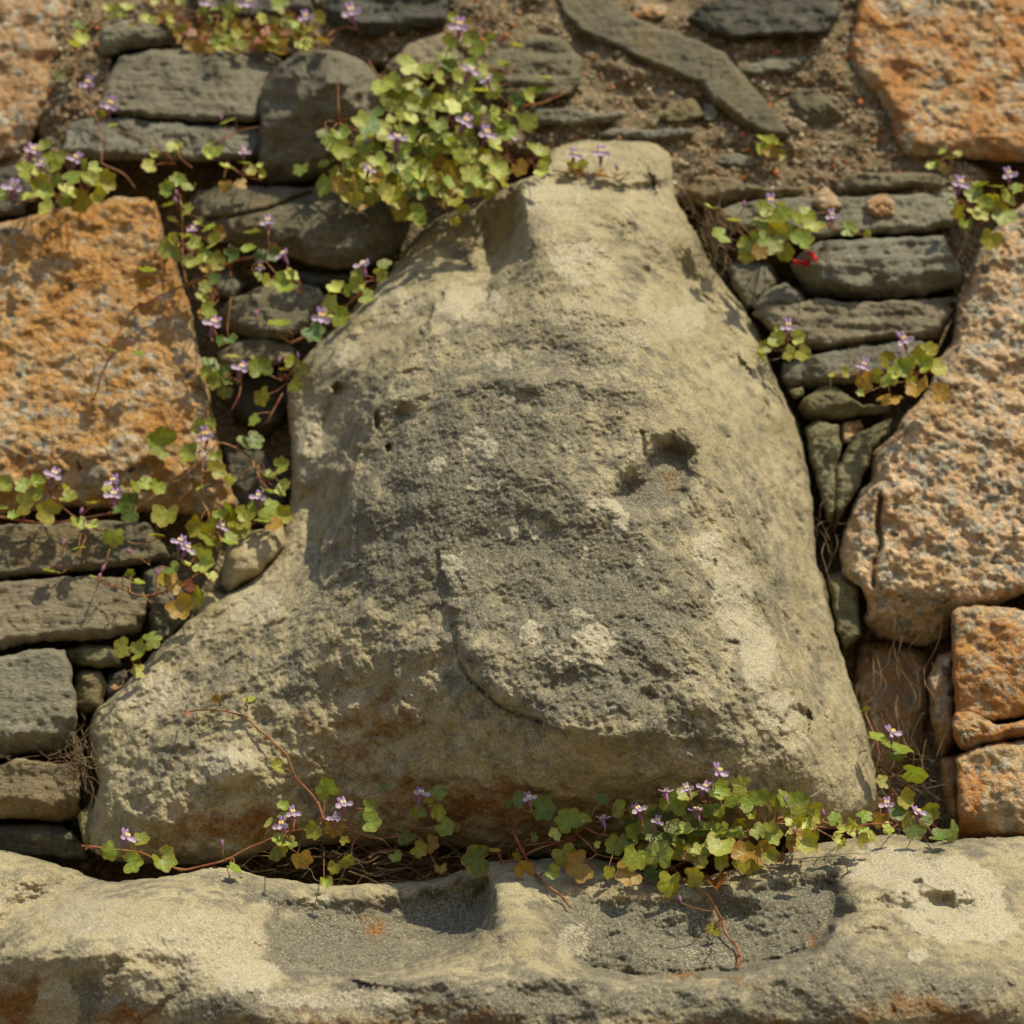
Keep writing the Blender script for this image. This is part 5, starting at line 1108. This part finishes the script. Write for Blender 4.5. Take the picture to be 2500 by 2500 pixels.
plant('densest clump, a mass of pale green leaves between fieldstone and boss top', [(1000, 420), (1080, 380), (900, 440), (1100, 280), (1180, 400), (960, 330), (1130, 200)], .05,
      [(812, 345, 66, 'g'), (830, 330, 50, 'g'), (900, 305, 70, 'd'), (795, 455, 64, 'g'), (840, 440, 50, 'p'), (870, 450, 46, 'p'), (790, 330, 44, 'd'), (735, 415, 44, 'g'), (930, 215, 56, 'p'), (970, 215, 46, 'p'), (940, 250, 52, 'g'), (995, 160, 62, 'p'), (1030, 175, 50, 'p'), (1090, 145, 62, 'g', .6), (1100, 105, 46, 'p'),
       (1170, 125, 54, 'g'), (1150, 95, 50, 'g'), (1200, 95, 40, 'g'), (1105, 45, 34, 'g'), (1140, 60, 36, 'o'), (1265, 112, 38, 'p', .6), (1225, 160, 44, 'p', .6), (1200, 215, 50, 'd'), (1265, 245, 56, 'd'), (1285, 235, 46, 'p'), (1330, 190, 44, 'p', .5), (1325, 225, 54, 'd', .7), (1270, 285, 64, 'p'), (1290, 300, 54, 'p'),
       (1130, 175, 46, 'g'), (1180, 170, 40, 'p'), (1305, 360, 50, 'g'), (1320, 375, 50, 'p'), (1335, 395, 50, 'g'), (1325, 415, 44, 'p'), (1270, 410, 46, 'o'), (1020, 520, 50, 'g'), (985, 520, 56, 'y'), (1025, 540, 36, 'g'), (1130, 510, 34, 'y'), (1110, 540, 30, 'y'), (890, 360, 54, 'g'), (945, 205, 44, 'p'), (1010, 215, 60, 'g')],
      [(1121, 64, 60, 0, .4), (1147, 174, 46), (1191, 196, 34), (1135, 298, 54, .2, .3), (970, 340, 52), (900, 415, 34), (980, 395, 44), (1187, 328, 50), (1242, 333, 46), (1050, 342, 36), (897, 344, 28)],
      [([(830, 300), (825, 270), (822, 230), (824, 190)], .0019), [(830, 300), (850, 320), (880, 350)], ([(1240, 252), (1300, 255), (1350, 240), (1390, 220)], .0016), ([(990, 230), (1000, 255), (1030, 245), (1080, 240)], .0019), [(900, 150), (930, 190), (940, 240)], [(1240, 390), (1290, 395), (1310, 420)],
       [(1270, 100), (1290, 82), (1335, 78)], [(1240, 180), (1260, 150), (1262, 120)]],
      cluster=[(1010, 400, 225, 85, 62, 36, 64, 'ggppygdpg'), (1070, 310, 200, 70, 36, 34, 60, 'ggpppgdp'), (1080, 210, 130, 60, 24, 38, 56, 'ggppdp'), (1000, 465, 200, 36, 26, 38, 56, 'yogyoy'), (1130, 430, 110, 50, 18, 40, 56, 'ypgyo')], hroot=.0, off=(.01, .055))
plant('tiny plant with two violet flowers growing on the very top of the boss', [(1420, 420), (1480, 420)], .06, [(1398, 408, 40, 'y'), (1425, 400, 28, 'p'), (1468, 428, 38, 'o', .6), (1522, 440, 32, 'y', .6), (1385, 396, 24, 'p', .5), (1412, 415, 26, 'o')], [(1402, 379, 40, .3, .4), (1467, 374, 44, 0, .3)],
      [[(1350, 415), (1400, 422), (1450, 428), (1500, 434)]], buds=[(1506, 408)], off=(.006, .016))
plant('leafy clump beside two bright red petals, right of the boss top', [(1830, 580), (1880, 590), (1780, 560)], .06,
      [(1756, 575, 54, 'g'), (1821, 600, 52, 'g'), (1821, 626, 46, 'y'), (1852, 616, 46, 'o'), (1880, 595, 72, 'g'), (1917, 616, 54, 'y'), (1883, 538, 62, 'g'), (1857, 549, 48, 'g'), (1867, 512, 52, 'g'), (1914, 523, 52, 'g'), (1940, 538, 52, 'p'), (1966, 523, 48, 'g'), (1981, 549, 62, 'p'), (1961, 585, 62, 'g'),
       (1790, 540, 42, 'p', .4), (1733, 507, 38, 'p', .4), (1899, 559, 52, 'y'), (2075, 562, 50, 'g'), (2116, 572, 24, 'y'), (1925, 570, 50, 'g'), (1905, 500, 40, 'g', .5), (1845, 580, 40, 'g')],
      [(1880, 494, 48, 0, .4), (2031, 527, 40, 0, .4)], [[(1800, 560), (1830, 590), (1860, 600)], [(1760, 510), (1800, 540), (1830, 570)], [(2025, 560), (2030, 530)]], buds=[(1816, 497)], hroot=.02, off=(.01, .04))
plant('small sprig with a single lilac flower at the right edge of the boss', [(1905, 850)], .055, [(1948, 823, 42, 'p'), (1901, 823, 44, 'g'), (1862, 849, 36, 'g'), (1857, 867, 36, 'p'), (1927, 864, 42, 'p'), (1961, 862, 44, 'y'), (1885, 838, 36, 'g'), (1900, 800, 26, 'g')], [(1924, 797, 46, 0, .4)], hroot=.02)
plant('clump with broad ochre lower leaves hanging over the pink granite', [(2210, 930), (2240, 920), (2170, 940)], .075,
      [(2163, 875, 48, 'y'), (2137, 914, 40, 'y'), (2173, 927, 50, 'g'), (2111, 932, 54, 'o'), (2209, 895, 50, 'g'), (2245, 864, 52, 'y'), (2261, 890, 52, 'g'), (2287, 901, 60, 'y'), (2170, 973, 66, 'o'), (2240, 952, 58, 'o'), (2297, 963, 58, 'o'), (2271, 854, 48, 'y'), (2196, 895, 44, 'g'), (2062, 908, 30, 'y'),
       (2031, 916, 24, 'y'), (2220, 925, 44, 'y'), (2260, 930, 40, 'o'), (2100, 960, 26, 'g'), (2185, 910, 40, 'p')], [(2207, 830, 46, 0, .4), (2108, 893, 46, 0, .4)], buds=[(2196, 858)], hroot=.03)
plant('clump of folded leaves at the right border beside the pink granite', [(2390, 530), (2420, 520), (2370, 520)], .065,
      [(2375, 476, 56, 'g'), (2395, 455, 50, 'g', .6), (2427, 492, 50, 'y'), (2390, 523, 60, 'p'), (2354, 549, 40, 'g'), (2339, 518, 44, 'y'), (2416, 585, 60, 'y'), (2447, 530, 64, 'g'), (2458, 481, 54, 'y'), (2483, 460, 40, 'g'), (2323, 492, 30, 'g'), (2432, 455, 44, 'g', .6), (2400, 495, 44, 'g'), (2445, 510, 40, 'y')],
      [(2344, 450, 54, .2, .3), (2463, 426, 46, 0, .4)], hroot=.02)
plant('small pale and orange tuft alone on the mortar below the diagonal slab', [(1880, 375)], .01, [(1862, 342, 46, 'p', .6), (1883, 350, 46, 'p'), (1852, 362, 34, 'p'), (1880, 375, 46, 'o'), (1909, 378, 26, 'y'), (1900, 352, 34, 'p', .6)], [], hroot=-.005)
plant('tiny sprig under the rusty granite block in the upper right', [(2310, 405)], .03, [(2271, 406, 28, 'p'), (2323, 385, 36, 'g', .5), (2302, 373, 26, 'p'), (2307, 414, 34, 'o'), (2285, 398, 26, 'g'), (2340, 375, 22, 'p')], [], hroot=.0)

# fallen petals, a curled dead leaf, dead roots
for k, (x, y, s, a) in enumerate(((1953, 638, .014, .3), (1984, 616, .012, 1.2))):
    me = petal_mesh('red_petal', [((0, 0, 0), (math.cos(a) * .6, -.2, -math.sin(a)), .6, .3), ((0, 0, 0), (-.5, -.3, -.2), .5, .3)], M_RED)
    o = link(me, 'red_petal', None, ['larger bright red petal caught on the slate under the leafy clump', 'smaller bright red petal just above and right of the other'][k], 'petal', 'red petals on the slate')
    o.location = P(x, y, surf(x, y) + .006); o.scale = (s,) * 3
lf = leaf_mesh(500); v = np.array([x.co[:] for x in lf.vertices]); v[:, 2] += np.abs(v[:, 1]) * .9 + np.sin(v[:, 0] * 14) * .06; lf.vertices.foreach_set('co', v.astype(np.float32).ravel())
o = link(lf, 'dead_leaf', None, 'curled brown dead leaf lying on the ledge below the wide clump', 'leaf'); o.color = (.26, .10, .02, 1)
orient(o, P(1745, 2166, surf(1745, 2166) + .008), (0, -.6, .8), (1, 0, .1), .026)

def roots(label, regions, nm='dry_roots'):
    t = TM(); r = random.Random(len(label))
    for x0, y0, x1, y1, n, L, h0, h1, sp in regions:
        for k in range(n):
            x, y = r.uniform(x0, x1), r.uniform(y0, y1); a = r.uniform(-.5, .5) + (math.pi if r.random() < .5 else 0) + sp; h = r.uniform(h0, h1); path = []
            for j in range(5):
                path.append(P(x, y, h)); x += math.cos(a) * L / 4; y += math.sin(a) * L / 4; a += r.gauss(0, .5); h += r.gauss(0, .006)
            t.add(path, .00045, .0002, 3)
    o = t.link(nm, None, M_ROOT, label=label, kind='stuff', cat='roots')
    return o
roots('thin dead roots tangled in the dark gap between boss and ledge', [(820, 2085, 1180, 2155, 90, 150, .03, .13, 0), (640, 2075, 830, 2140, 24, 110, .03, .12, 0), (1280, 2040, 1560, 2095, 30, 110, .05, .15, 0)])
roots('dead roots hanging in the dark hollow right of the boss', [(2110, 1590, 2300, 1900, 50, 160, -.03, .05, 1.4), (2130, 1850, 2300, 2000, 34, 130, -.03, .06, .3), (1985, 1150, 2040, 1400, 14, 120, .0, .04, 1.5)])
roots('brown tuft of dead rootlets between the left slates and the boss', [(175, 1800, 225, 1920, 60, 70, .02, .07, 1.2), (0, 1840, 180, 1858, 12, 120, .03, .06, 0)])
roots('dry tuft of dead stems at the upper right edge of the boss', [(1690, 500, 1790, 620, 70, 70, .02, .07, .9), (2330, 560, 2380, 660, 40, 70, .02, .06, 1.2), (1900, 850, 2080, 880, 10, 110, .05, .07, 0)])
